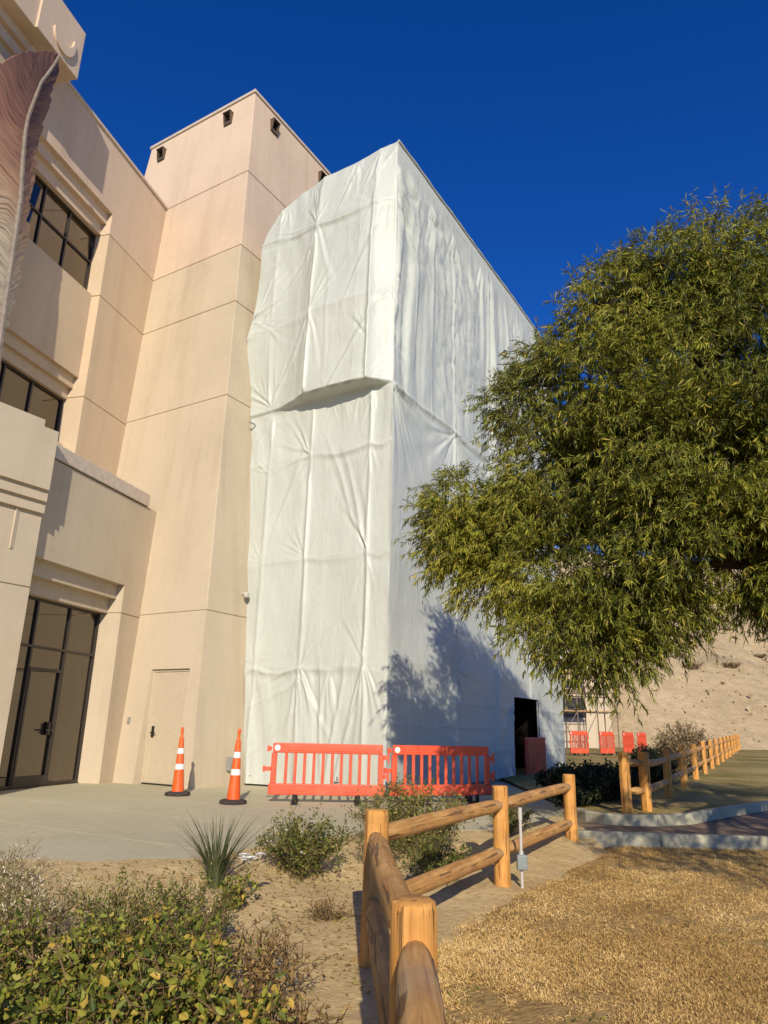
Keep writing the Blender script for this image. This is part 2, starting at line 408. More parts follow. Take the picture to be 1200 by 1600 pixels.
def grid_sheet(name, x0, x1, y0, y1, nx, ny, hf, mat, keep=None):
    xs = np.linspace(x0, x1, nx); ys = np.linspace(y0, y1, ny); X, Y = np.meshgrid(xs, ys)
    Z = hf(X, Y); V = np.stack([X, Y, Z], -1).reshape(-1, 3)
    i = np.arange((ny - 1) * nx).reshape(ny - 1, nx)[:, :-1].ravel()
    Fc = np.stack([i, i + 1, i + nx + 1, i + nx], 1)
    if keep is not None:
        c = V[Fc].mean(1); Fc = Fc[keep(c[:, 0], c[:, 1])]
    return tag(link(name, np_mesh(name, V, Fc, True), mat), kind='structure')
FENCE = [(.10, -.35), (.14, 2.80), (-.01, 5.50), (1.28, 7.95), (2.64, 10.50)]
def fence_x(y): return np.interp(y, [p[1] for p in FENCE], [p[0] for p in FENCE])
def bed_z(x, y):
    d = edge_y(x) - y
    return .206 - .235 * sstep(.1, 3.0, d) + .05 * fbm(x * .9, y * .9, 3) * sstep(0, .6, d) + .012 * fbm(x * 6, y * 6, 5)
grid_sheet('planting_bed', -14, 3.0, -3, 12.3, 260, 240, bed_z, M['sand'], lambda x, y: (y < edge_y(x) + .03 + .22 * noise(x * 2.2, y * 0, 15)) & (x < fence_x(y) + .7))
def lawn_z(x, y): return .012 + .03 * fbm(x * .6, y * .6, 9) + .01 * fbm(x * 5, y * 5, 12) - .06 * (1 - sstep(-.1, .9, x - fence_x(y)))
grid_sheet('lawn', -.6, 30, -6, 11.2, 220, 130, lawn_z, M['lawn'], lambda x, y: (x > fence_x(y) - .3) & (y < 10.75 - .04 * (x - 3)))
NK = [(2.35, 10.85), (3.2, 10.72), (4.2, 10.62), (5.4, 10.6), (7.5, 10.5), (12, 10.3), (30, 9.6)]
FK = [(3.35, 12.75), (3.45, 12.15), (3.75, 11.95), (4.3, 11.98), (5.0, 12.35), (6.2, 13.6), (7.7, 15.0), (11, 17.6), (18, 21.5), (34, 27)]
sheet('path', [(2.4, 10.8)] + NK[1:] + FK[::-1] + [(2.9, 12.9), (2.5, 12.0), (2.2, 11.2)], .13, M['path'])
def far_ground(x, y): return far_z(x, y) - .004 + .04 * fbm(x * .3, y * .3, 21) * sstep(15, 22, y)
def fk_y(x): return np.interp(x, [p[0] for p in FK], [p[1] for p in FK])
grid_sheet('far_lawn', 3.3, 70, 11.9, 56, 330, 240, far_ground, M['far_lawn'], lambda x, y: (y > fk_y(x) + .09))
def kerb(name, pts, z0, z1, wdt, parent_label, seg_len=1.55):
    """a run of cast kerb stones"""
    k = empty(name); tag(k, kind='structure')
    P = [Vector((p[0], p[1], 0)) for p in pts]
    # resample
    d = [0]
    for i in range(1, len(P)): d.append(d[-1] + (P[i] - P[i - 1]).length)
    def at(s):
        for i in range(1, len(P)):
            if s <= d[i] + 1e-6: return P[i - 1].lerp(P[i], (s - d[i - 1]) / (d[i] - d[i - 1]))
        return P[-1]
    s = 0
    while s < min(d[-1] - .05, 24):
        e = min(s + seg_len - .007, d[-1]); mb = MB(); q = [at(s + (e - s) * i / 4) for i in range(5)]
        L = []; Rr = []
        for i, c in enumerate(q):
            sc_i = s + (e - s) * i / 4; t = (at(min(sc_i + .25, d[-1])) - at(max(sc_i - .25, 0))).normalized(); nn = Vector((-t.y, t.x, 0)); L.append(c + nn * wdt / 2); Rr.append(c - nn * wdt / 2)
        vs = []; ch = .02
        for i in range(5):
            nn = (L[i] - Rr[i]).normalized()
            vs += [Rr[i] + Vector((0, 0, z0)), Rr[i] + Vector((0, 0, z1 - ch)), Rr[i] + nn * ch + Vector((0, 0, z1)), L[i] - nn * ch + Vector((0, 0, z1)), L[i] + Vector((0, 0, z1 - ch)), L[i] + Vector((0, 0, z0))]
        fs = [(i * 6 + j, i * 6 + (j + 1) % 6, i * 6 + 6 + (j + 1) % 6, i * 6 + 6 + j) for i in range(4) for j in range(6)] + [tuple(range(5, -1, -1)), tuple(range(24, 30))]
        me = mb.add(vs, fs).mesh('kerb_stone')
        link('kerb_stone', me, M['kerb'], k); s += seg_len
kerb('near_kerb', NK, -.05, .19, .14, '')
kerb('far_kerb', FK, -.02, .29, .14, '')

# ------------------------------------------------------------------ hillside
def hill_z(x, y):
    s = y - (47 + .10 * (x - 15))
    return .35 + .5 * np.clip(s, 0, 56) + sstep(0, 14, s) * (2.6 * fbm(x * .05, y * .05, 31) + 1.1 * fbm(x * .22 , y * .10, 33) + .35 * fbm(x * .7, y * .4, 35)) - .15
grid_sheet('hillside', -60, 160, 47, 130, 240, 110, hill_z, M['hill'], None)

# ------------------------------------------------------------------ office building: battered stair tower + long facade
office = empty('office_building', (0, 0, 0), 0, 'tan and peach stucco office building with square stair tower, left side', 'building')
DL = .07; TOPZ = 20.6
def tp(s, t, z):                    # on / behind the battered tower front
    return T0 + B * s + A * (DL * (z - ZP) + t) + Vector((0, 0, z))
def tower_hexa(mb, z0, z1, inset=0.0, s_left=None, s_right=None, t0=0.0, t1=None):
    def ring(z):
        dz = DL * (z - ZP)
        sr = dz if s_right is None else s_right
        sl = 6.09 + (TOPZ - z) * DL if s_left is None else s_left
        te = 7.5 - 2 * dz if t1 is None else t1
        sr += inset if s_right is None else 0; sl -= inset if s_left is None else 0
        return [tp(sr, t0 + inset, z), tp(sr, te - inset, z), tp(sl, te - inset, z), tp(sl, t0 + inset, z)]
    mb.hexa(ring(z0), ring(z1))
JO = [3.95, 9.56, 12.5, 14.45, 17.23, 20.5]; G = .014
DS0, DS1, DZ = .50, 1.72, 2.66     # service door opening
mb = MB()
tower_hexa(mb, ZP - .1, JO[0] - G, t0=.32)
tower_hexa(mb, ZP - .1, JO[0] - G, s_left=DS0, t1=.32)
tower_hexa(mb, ZP - .1, JO[0] - G, s_right=DS1, t1=.32)
tower_hexa(mb, DZ, JO[0] - G, s_right=DS0, s_left=DS1, t1=.32)
link('wall_panel', mb.mesh('wall_panel'), M['stucco'], office)
for i in range(1, 6):
    mb = MB(); tower_hexa(mb, JO[i - 1] + G, JO[i] - (G if i < 5 else 0))
    mb.build('wall_panel', M['stucco_up'] if i >= 4 else M['stucco'], office, .02)
for j in JO[:-1]:
    mb = MB(); tower_hexa(mb, j - G - .02, j + G + .02, .022); mb.build('joint_backing', M['stucco'], office)
mb = MB(); tower_hexa(mb, JO[5] + .001, JO[5] + .12, -.045); mb.build('parapet_coping', M['coping'], office, .012)
# service door
door = MB()
def tbox(mb, s0, s1, t0, t1, z0, z1):
    def q(s, t, z): return T0 + B * s + A * t + Vector((0, 0, z))
    return mb.hexa([q(s0, t0, z0), q(s0, t1, z0), q(s1, t1, z0), q(s1, t0, z0)], [q(s0, t0, z1), q(s0, t1, z1), q(s1, t1, z1), q(s1, t0, z1)])
tbox(door, DS0 + .05, DS1 - .05, .245, .30, ZP + .02, DZ - .06)
sd = door.build('service_door', M['door_paint'], office, .006)
fr = MB(); tbox(fr, DS0 + .002, DS0 + .052, .225, .312, ZP, DZ - .003); tbox(fr, DS1 - .052, DS1 - .002, .225, .312, ZP, DZ - .003); tbox(fr, DS0 + .054, DS1 - .054, .225, .312, DZ - .056, DZ - .003)
fr.build('door_frame', M['door_paint'], sd, .004)
h = MB(); tbox(h, 1.50, 1.57, .222, .243, 1.18, 1.42); h.tube(T0 + B * 1.535 + A * .222 + Vector((0, 0, 1.28)), T0 + B * 1.535 + A * .16 + Vector((0, 0, 1.28)), .014)
h.tube(T0 + B * 1.545 + A * .165 + Vector((0, 0, 1.28)), T0 + B * 1.39 + A * .165 + Vector((0, 0, 1.275)), .014); h.build('door_handle', M['dark_metal'], sd)
h = MB(); tbox(h, DS0 + .06, DS1 - .06, .18, .244, ZP + .002, ZP + .03); h.build('threshold', M['dark_metal'], sd)
h = MB(); h.hexa([tp(2.14, -.025, 1.46), tp(2.14, .01, 1.46), tp(2.22, .01, 1.46), tp(2.22, -.025, 1.46)], [tp(2.14, -.025, 1.6), tp(2.14, .01, 1.6), tp(2.22, .01, 1.6), tp(2.22, -.025, 1.6)])
h.build('wall_plate', M['grey_metal'], office, .004)
# scuppers near the top of the tower
def scupper(base, ex, en, nm='scupper'):
    ez = Vector((0, 0, 1))
    def q(x, n, z): return base + ex * x + en * n + ez * z
    s = MB(); w_, h_, d_ = .15, .20, .14
    for x0, x1 in ((-w_, -w_ + .025), (w_ - .025, w_)):
        s.hexa([q(x0, -.05, -h_), q(x1, -.05, -h_), q(x1, d_ * .55, -h_), q(x0, d_ * .55, -h_)], [q(x0, -.05, h_), q(x1, -.05, h_), q(x1, d_, h_), q(x0, d_, h_)])
    s.hexa([q(-w_ - .01, -.05, h_), q(w_ + .01, -.05, h_), q(w_ + .01, d_ + .02, h_), q(-w_ - .01, d_ + .02, h_)], [q(-w_ - .01, -.05, h_ + .03), q(w_ + .01, -.05, h_ + .03), q(w_ + .01, d_ + .02, h_ + .03), q(-w_ - .01, d_ + .02, h_ + .03)])
    s.hexa([q(-w_ + .026, -.05, -h_), q(w_ - .026, -.05, -h_), q(w_ - .026, d_ * .5, -h_), q(-w_ + .026, d_ * .5, -h_)], [q(-w_ + .026, -.05, -h_ + .1), q(w_ - .026, -.05, -h_ + .1), q(w_ - .026, d_ * .5, -h_ + .1), q(-w_ + .026, d_ * .5, -h_ + .1)])
    o = s.build(nm, M['scupper'], office)
    bk = MB(); bk.hexa([q(-w_ + .03, .004, -h_ + .1), q(w_ - .03, .004, -h_ + .1), q(w_ - .03, .03, -h_ + .1), q(-w_ + .03, .03, -h_ + .1)], [q(-w_ + .03, .004, h_ - .01), q(w_ - .03, .004, h_ - .01), q(w_ - .03, .03, h_ - .01), q(-w_ + .03, .03, h_ - .01)])
    bk.build('opening_shade', M['shade_black'], o)  # dark plate standing in for the shaded hole
scupper(tp(5.42, 0, 19.87), B, -A); scupper(tp(2.40, 0, 19.87), B, -A)
for tt in (.95, 3.55):
    z = 19.87; scupper(tp(DL * (z - ZP), tt, z), A, -B)
# items on the tower's right side
def rp(t, o, z): return tp(DL * (z - ZP), t, z) - B * o
eb = MB(); eb.hexa([rp(1.02, 0, .52), rp(1.24, 0, .52), rp(1.24, .12, .52), rp(1.02, .12, .52)], [rp(1.02, 0, .8), rp(1.24, 0, .8), rp(1.24, .12, .8), rp(1.02, .12, .8)]); eb.build('electrical_box', M['grey_metal'], office, .006)

P_CH = [9.5, 12.5, 14.45]
def panel(boxes, mat, nm='wall_panel', bevel=.0):
    mb = MB()
    for b in boxes: fbox(mb, *b)
    return mb.build(nm, mat, office, bevel)
# upper storeys
JR = -1.76; FAR = -16.0; IN = 1.3
panel([(JR, IN - .3, -1.2, 0, 6.3, P_CH[0] - G)], M['stucco_wing'])
panel([(JR, IN - .2, -1.2, 0, P_CH[0] + G, P_CH[1] - G)], M['stucco_wing'])
panel([(JR, IN, -1.2, 0, P_CH[1] + G, P_CH[2] - G)], M['stucco_wing'])
panel([(JR, IN, -1.2, 0, P_CH[2] + G, 15.12), (FAR, IN, -1.2, 0, 15.12, 17.2)], M['stucco_up'])
for z in P_CH: panel([(JR + .02, IN - .3, -1.1, -.022, z - .05, z + .05)], M['stucco'], 'joint_backing')
panel([(FAR, IN, -.4, .05, 17.201, 17.30)], M['coping'], 'parapet_coping', .01)
panel([(FAR, JR - .001, -1.0, -.15, 14.80, 15.119)], M['stucco_up'], 'lintel_band')
panel([(FAR, JR - .001, -1.0, -.30, 14.47, 14.799)], M['stucco_up'], 'lintel_band')
panel([(FAR, JR - .001, -1.0, -.26, 10.06, 12.55)], M['stucco_wing'], 'spandrel')
panel([(FAR, JR - .001, -1.0, -.38, 9.76, 10.059)], M['stucco_wing'], 'lintel_band')
panel([(FAR, JR - .001, -1.0, -.50, 9.46, 9.759)], M['stucco_wing'], 'lintel_band')
panel([(FAR, JR - .001, -1.0, -.40, 6.3, 8.20)], M['stucco_wing'], 'spandrel')
def window(a0, a1, n, z0, z1, va, hz, nm='window', rails=()):
    """frame > members; each pane between the bars is a sub-part"""
    mb = MB(); t = .05; d0, d1 = n - .08, n + .02
    fbox(mb, a0, a1, d0, d1, z0, z0 + t); fbox(mb, a0, a1, d0, d1, z1 - t, z1)
    fbox(mb, a0, a0 + t, d0, d1, z0 + t, z1 - t); fbox(mb, a1 - t, a1, d0, d1, z0 + t, z1 - t)
    for a in va: fbox(mb, a - t / 2, a + t / 2, d0, d1 - .004, z0 + t, z1 - t)
    xs = [a0 + t] + list(va) + [a1 - t]
    for i in range(len(xs) - 1):
        for z in hz:
            fbox(mb, xs[i] + (t / 2 if i else 0), xs[i + 1] - (t / 2 if i < len(xs) - 2 else 0), d0, d1 - .006, z - t / 2, z + t / 2)
    o = mb.build(nm, M['bronze'], office)
    zs = [z0 + t] + list(hz) + [z1 - t]
    for i in range(len(xs) - 1):
        for j in range(len(zs) - 1):
            p = MB(); tl = random.uniform(-.003, .003)
            b0, b1, c0, c1 = xs[i], xs[i + 1], zs[j], zs[j + 1]
            p.hexa([fp(b0, n - .03 + tl, c0), fp(b1, n - .03, c0), fp(b1, n - .045, c0), fp(b0, n - .045 + tl, c0)], [fp(b0, n - .03 + tl, c1), fp(b1, n - .03, c1), fp(b1, n - .045, c1), fp(b0, n - .045 + tl, c1)])
            p.build('pane', M['glass'], o)
    return o
window(-6.6, JR - .004, -.45, 12.55, 14.47, [-5.7, -4.72, -3.74, -2.80], [13.58])
window(-6.6, JR - .004, -.62, 8.20, 9.46, [-5.7, -4.72, -3.77, -2.87], [])
panel([(FAR, -6.62, -1.0, -.30, 12.55, 14.469), (FAR, -6.62, -1.0, -.45, 8.20, 9.459)], M['stucco'], 'wall_panel')
# projecting ground storey
NL = 1.80; RO = -1.60
panel([(RO, -.15, -.3, NL, ZP - .1, 3.9 - G)], M['stucco'])
panel([(RO, .1, -.3, NL, 3.9 + G, 4.55), (-5.25, .1, -.3, NL, 4.55, 6.62)], M['stucco'])
panel([(RO + .02, -.2, -.3, NL - .022, 3.85, 3.95)], M['stucco'], 'joint_backing')
panel([(-5.6, RO - .001, .6, NL - .18, 4.23, 4.549)], M['stucco'], 'lintel_band')
panel([(-6.0, RO - .001, .6, NL - .36, 3.90, 4.229)], M['stucco'], 'lintel_band')
panel([(-5.3, -1.08, 1.25, NL + .05, 6.621, 6.93)], M['coping'], 'roof_ledge', .015)
panel([(-5.3, -1.12, 1.2, NL + .012, 6.60, 6.6205)], M['bronze'], 'ledge_shadow_strip')  # dark strip painting the shadow line under the ledge
panel([(FAR, -.9, .02, NL - .3, 6.93, 6.96)], M['coping'], 'lower_roof')
# glazed entrance
NE = NL - .56
ent = window(-6.7, RO - .004, NE, ZP + .02, 3.90, [-5.72, -4.67, -3.62, -2.60], [2.93], 'entrance_glazing')
for (a0, a1) in ((-3.595, -2.625),):
    d = MB(); fbox(d, a0, a1, NE - .075, NE + .03, 2.46, 2.52); fbox(d, a0, a0 + .05, NE - .075, NE + .03, .24, 2.458); fbox(d, a1 - .05, a1, NE - .075, NE + .03, .24, 2.458); fbox(d, a0 + .05, a1 - .05, NE - .075, NE + .03, .24, .42)
    dr = d.build('entrance_door_leaf', M['bronze'], office)
    hnd = MB(); fbox(hnd, a1 - .19, a1 - .12, NE + .0, NE + .035, 1.2, 1.46)
    hnd.tube(fp(a1 - .155, NE + .03, 1.3), fp(a1 - .155, NE + .10, 1.3), .013); hnd.tube(fp(a1 - .145, NE + .095, 1.3), fp(a1 - .33, NE + .095, 1.295), .013)
    hnd.build('door_handle', M['dark_metal'], dr)
panel([(FAR, -6.72, .6, NL - .36, ZP - .1, 3.899)], M['stucco'], 'wall_panel')
panel([(-6.7, RO, .6, NE + .05, ZP - .05, ZP + .018)], M['bronze'], 'threshold')
def turn(a, n, z, ang=R(17.0), a0=-4.86, n0=NL + .32):
    c, s_ = math.cos(ang), math.sin(ang); da, dn = a - a0, n - n0
    return fp(a0 + da * c - dn * s_, n0 + da * s_ + dn * c, z)
def tpanel(boxes, mat, nm):
    mb = MB()
    for a0, a1, n0, n1, z0, z1 in boxes:
        mb.hexa([turn(a0, n1, z0), turn(a1, n1, z0), turn(a1, n0, z0), turn(a0, n0, z0)], [turn(a0, n1, z1), turn(a1, n1, z1), turn(a1, n0, z1), turn(a0, n0, z1)])
    return mb.build(nm, mat, office)
# pylon with stepped corbels, balcony box and crescent block
PR = -4.79
tpanel([(-8.5, PR, NL - 1.0, NL + .10, ZP - .1, 3.9 - G)], M['stucco'], 'pylon_panel')
tpanel([(-8.5, PR, NL - 1.0, NL + .10, 3.9 + G, 5.35)], M['stucco'], 'pylon_panel')
tpanel([(-8.5, PR - .02, NL - 1.0, NL + .078, 3.85, 3.95)], M['stucco'], 'joint_backing')
tpanel([(-8.5, -4.80, NL - 1.0, NL + .18, 5.351, 5.57)], M['stucco'], 'corbel')
tpanel([(-8.5, -4.83, NL - 1.0, NL + .25, 5.571, 5.79)], M['stucco'], 'corbel')
tpanel([(-8.5, -4.86, NL - 1.0, NL + .32, 5.791, 7.02), (-8.5, -5.18, NL - 1.0, NL + .32, 7.02, 7.16)], M['stucco'], 'balcony_box')
panel([(-9, -5.0, -.5, .18, 7.0, 16.0)], M['stucco'], 'pylon_panel')
blk = panel([(-6.12, -4.70, -.5, .82, 16.56, 18.02)], M['stucco_up'], 'crescent_block', .012)
panel([(-9, -4.95, -.5, .40, 16.30, 16.559)], M['stucco_up'], 'corbel')
panel([(-9, -5.00, -.5, .28, 16.0, 16.299)], M['stucco_up'], 'corbel')
panel([(-9.5, -6.121, -.5, .76, 16.56, 18.6)], M['stucco_up'], 'pylon_panel')
# crescent relief on the block face
cv = []; cc = (-5.36, 17.22); NC = 18
for i in range(NC + 1):
    th = R(-165) + R(185) * i / NC
    wv = .10 * math.sin(math.pi * i / NC) + .004
    for rr in (.36 + wv, .36 - wv): cv.append((cc[0] + rr * .95 * math.cos(th), cc[1] + rr * 1.15 * math.sin(th)))
vs = [fp(a, .815, z) for a, z in cv] + [fp(a, .88, z) for a, z in cv]; K = len(cv); fs = []
for i in range(NC):
    a, b, c, d = 2 * i, 2 * i + 1, 2 * i + 3, 2 * i + 2
    fs += [(a, b, c, d), (K + a, K + d, K + c, K + b), (a, d, K + d, K + a), (b, K + b, K + c, c)]
fs += [(0, K, K + 1, 1), (2 * NC, 2 * NC + 1, K + 2 * NC + 1, K + 2 * NC)]
cr = MB().add(vs, fs).build('crescent', M['stucco_up'], blk)

# ------------------------------------------------------------------ feather sculpture on the pylon
k = NM('feather_copper', .45, .4); 
at = k.n('ShaderNodeAttribute'); at.attribute_name = 'tint'
uvn = k.n('ShaderNodeUVMap'); uvn.uv_map = 'sheet'; mpn = k.n('ShaderNodeMapping'); mpn.inputs['Scale'].default_value = (.30, 6, 1); k.l(uvn.outputs[0], mpn.inputs[0])
barb = k.noise(3.0, 5, .65, mpn.outputs[0], .25)
c = k.ramp(at.outputs['Fac'], [(0.0, (.46, .45, .33)), (.40, (.54, .46, .32)), (.62, (.42, .25, .15)), (.80, (.26, .135, .088)), (1.0, (.12, .062, .048))])
c = k.mix(1.0, c, k.ramp(barb, [(.36, (.45, .41, .40)), (.48, (1, 1, 1)), (.66, (1.35, 1.30, 1.22))]), 'MULTIPLY')
k.col(c).bump(barb, .3, .03); M['feather'] = k.m
M['quill'] = plain('quill', (.21, .175, .145), .6, .25, var=.25)
feather = empty('feather_sculpture', fp(-5.1, .3, 7.2), 0, 'giant copper brown feather sculpture mounted on the pylon at left edge', 'sculpture')
inv = -Vector(feather.location)
def fn_(z): return .50 + .40 * sstep(14.0, 16.3, z)
qz = [7.2, 9.5, 11.2, 12.5, 13.5, 14.5, 15.4, 16.42]; qa = [-5.10, -5.20, -5.30, -5.37, -5.53, -5.65, -5.70, -5.48]
rz_ = [7.2, 8.5, 9.2, 10.0, 10.8, 11.8, 12.9, 13.9, 14.7, 15.4, 16.1, 16.42]; ra = [-5.0, -4.97, -4.92, -4.86, -4.85, -4.86, -4.92, -5.0, -5.1, -5.17, -5.30, -5.46]
lz_ = [7.2, 8.5, 10.5, 13.0, 14.3, 15.0, 15.6, 16.1, 16.43]; la = [-5.5, -6.1, -6.8, -7.0, -6.85, -6.6, -6.3, -5.9, -5.52]
nz, nu = 320, 26
V = []; tint = []; UVv = []; rag = random.Random(3)
zz = np.linspace(7.2, 16.40, nz)
ragged = np.zeros(nz); cur = 0
for i in range(nz):
    if rag.random() < .08: cur = rag.uniform(.05, .24)
    cur *= .93; ragged[i] = cur
q_ = np.interp(zz, qz, qa); r_ = np.interp(zz, rz_, ra) - ragged * .8; l_ = np.interp(zz, lz_, la) + np.roll(ragged, 40) * .35
def vane(side):
    edge = r_ if side > 0 else l_
    u = np.linspace(0, 1, nu); 
    Aa = q_[:, None] + (edge - q_)[:, None] * u[None, :]
    wid = np.abs(edge - q_)[:, None]
    Zz = zz[:, None] + .40 * u[None, :] ** 1.2 * np.minimum(wid, 1.0) * np.clip((16.2 - zz) / 3.0, 0, 1)[:, None]
    Nn = fn_(zz)[:, None] + .10 * u * (1 - u) * wid - (.12 if side > 0 else .10) * u * wid + .02 * noise(Aa * 2, Zz * 9 - u * 5, 5)
    P = np.array(U0)[None, None] + Aa[..., None] * np.array(F) + Nn[..., None] * np.array(N) + Zz[..., None] * np.array((0, 0, 1.0)) + np.array(inv)
    th = np.clip((zz - 8.0) / 7.6, 0, 1)[:, None] + .06 * noise(Aa * 2, Zz * 2, 8) + np.where(side > 0, .08, 0.0) + 0 * Aa
    uv = np.stack([np.broadcast_to(u * 2.0 * side, Aa.shape), Zz - .5 * u[None, :] + .35 * noise(Aa * 2, Zz, 2)], -1)
    i = np.arange((nz - 1) * nu).reshape(nz - 1, nu)[:, :-1].ravel()
    Fc = np.stack([i, i + 1, i + nu + 1, i + nu], 1)
    o = link('vane', np_mesh('vane', P.reshape(-1, 3), Fc, True, np.clip(th, 0, 1).ravel(), uv.reshape(-1, 2)), M['feather'], feather)
    so_ = o.modifiers.new('thick', 'SOLIDIFY'); so_.thickness = .03
vane(1); vane(-1)
mb = MB(); mb.path([fp(np.interp(z, qz, qa), float(fn_(z)) + .04, z) + inv for z in np.linspace(7.0, 16.38, 40)], list(np.linspace(.11, .03, 40)), 8)
mb.build('quill', M['quill'], feather, smooth=True)

# ------------------------------------------------------------------ wrapped structure
wrap = empty('wrapped_structure', tuple(W0 + Vector((0, 0, ZP))), 0, 'tall scaffolded structure shrouded in white plastic sheeting beside the tower', 'structure')
wi = -Vector(wrap.location); HT = 16.28
nA, nB = np.array(A), np.array(B)
def pillow(u, v, p=.55): return np.abs(np.sin(math.pi * u)) ** p * np.abs(np.sin(math.pi * v)) ** p
def cells(x, brk):
    idx = np.clip(np.searchsorted(brk, x, side='right') - 1, 0, len(brk) - 2); b = np.asarray(brk)
    return idx, (x - b[idx]) / (b[idx + 1] - b[idx])
def radial(S, Z, s0, z0, amp, reach, seed, ks=(7, 12, 19), lo=-math.pi, hi=math.pi):
    dx, dz = S - s0, Z - z0; r = np.hypot(dx, dz) + 1e-4; th = np.arctan2(dz, dx); rs = random.Random(seed)
    w_ = 0
    for k_ in ks: w_ = w_ + np.cos(k_ * th + rs.uniform(0, 6.28) + .35 * np.sin(3 * r)) / (k_ / ks[0]) ** .6
    w_ = np.sign(w_) * np.abs(w_) ** .8
    msk = ((th > lo) & (th < hi)).astype(float) if (lo > -3 or hi < 3) else 1.0
    return amp * w_ * np.minimum(r / .22, 1) * np.exp(-(r / reach) ** 1.3) * msk
def ridge(x, x0, w_): return np.exp(-np.abs((x - x0) / w_) ** 1.5)
# front ------------------------------------------------------------
nu, nv = 215, 570
uu = np.linspace(0, 1, nu); vv = np.linspace(0, 1, nv); Ug, Vg = np.meshgrid(uu, vv)
smax = np.minimum(np.interp(.25 + Vg * 16.0, [.2, 2, 5, 7.4, 9.2, 12, 13, 15, 16.3], [3.68, 3.84, 4.06, 4.22, 4.33, 4.52, 4.50, 4.32, 4.25]), 9)
S = Ug * smax
ztop = np.interp(S, [0, 1.1, 2.3, 2.9, 3.4, 3.9, 4.3, 4.6], [16.28, 16.20, 16.10, 16.02, 15.85, 15.45, 14.85, 13.6])
Z = .24 + Vg * (ztop - .24)
zb = 9.30 + .06 * noise(S * 1.2, S * 0, 4)          # level where the upper sheet laps over
up = sstep(-.02, .03, Z - zb)
bul = np.interp(S, [0, .12, .5, .9, 1.6, 2.3, 2.75, 3.3, 3.7, 4.6], [0, .09, .42, .48, .48, .44, .26, .10, .05, .05])
bul = bul + np.interp(S, [2.6, 3.4, 4.2, 4.6], [0, .12, .22, .26]) * sstep(9.3, 11.6, Z)
vert = np.interp(Z, [9.2, 9.9, 11.7, 14.3, 15.6, 16.3], [1.0, 1.0, .90, .74, .40, .06])
h = up * bul * vert
lowrib = [0, .58, 2.30, 3.62, 4.7]; lowz = [-.3, 2.75, 5.25, 7.85, 9.32]
ci, cu = cells(S, lowrib); cj, cvv = cells(Z, lowz)
h = h - (1 - up) * np.where(ci == 0, .015, .05) * pillow(cu, cvv, .6)
uprib = [0, .5, 2.32, 3.75, 5.2]; upz = [9.3, 11.65, 14.4, 16.5]
ci, cu = cells(S, uprib); cj, cvv = cells(Z, upz)
h = h - up * np.where(ci == 0, .015, .085) * pillow(cu, cvv, .65)
# vertical pleats drawn over the standards
for s0, a_, zr in ((.58, .045, (0, 9.3)), (2.30, .06, (0, 9.3)), (3.62, .035, (0, 9.3)), (.50, .05, (9.3, 16)), (2.32, .055, (9.4, 15.8)), (1.3, .010, (9.4, 12)), (1.75, .012, (9.4, 14)), (2.9, .012, (9.4, 13.4)), (3.3, .012, (9.4, 12.6))):
    wob = .05 * noise(Z * .7, Z * 0 + s0 * 9, 6) + .02 * noise(Z * 2.5, Z * 0 + s0 * 3, 7)
    mk = sstep(zr[0] - .05, zr[0] + .1, Z) * (1 - sstep(zr[1] - .3, zr[1], Z))
    fs_ = .35 + .65 * sstep(-.25, .2, noise(Z * .55 + s0 * 5, Z * 0, 10)); wd_ = .035 + .03 * (noise(Z * .8, Z * 0 + s0, 13) + .5); h = h + a_ * mk * fs_ * (ridge(S, s0 + wob, wd_) - .35 * ridge(S, s0 + wob + .12, .07))
# creases along the ledgers
for z0, a_ in ((2.75, .03), (5.25, .02), (7.85, .03), (11.65, .035), (14.4, .045)):
    wz = z0 + .06 * noise(S * 1.3, S * 0 + z0, 8) - (.10 * np.sin(math.pi * cells(S, lowrib if z0 < 9 else uprib)[1]) if z0 != 14.4 else .12 * np.sin(S * 1.2))
    fz = sstep(-.25, .25, noise(S * .9 + z0, S * 0 + z0 * 3.1, 9) + .08); h = h + fz * (a_ * ridge(Z, wz, .05) - a_ * .5 * ridge(Z, wz - .14, .10))
# stretched creases out of the tie points, soft curtain folds below each ledger
sd_ = 0
for s0 in (.58, 2.30, 3.62):
    for z0 in (2.75, 5.25, 7.85, 9.2):
        sd_ += 1; rj = random.Random(sd_ * 7); am = rj.choice((.0, .002, .004, .008)); 
        h = h + (1 - up) * radial(S, Z, s0 + rj.uniform(-.06, .06), z0 + rj.uniform(-.12, .12), am, rj.uniform(.45, .95), sd_, rj.choice(((4, 7, 11), (5, 9, 15), (6, 11, 17)))) * (.35 + .65 * sstep(-.5, .5, (S - s0) * rj.uniform(-1, 1) + (Z - z0) * rj.uniform(-1, 1)))
for s0 in (.5, 2.32, 3.75):
    for z0 in (9.5, 11.65, 14.4, 15.9):
        sd_ += 1; rj = random.Random(sd_ * 5); am = rj.choice((.0, .002, .005, .009)); 
        h = h + up * radial(S, Z, s0 + rj.uniform(-.1, .1), z0 + rj.uniform(-.2, .2), am, rj.uniform(.5, 1.1), sd_, rj.choice(((3, 6, 10), (4, 7, 12), (5, 9, 14)))) * (.3 + .7 * sstep(-.5, .5, (S - s0) * rj.uniform(-1, 1) + (Z - z0) * rj.uniform(-1, 1)))
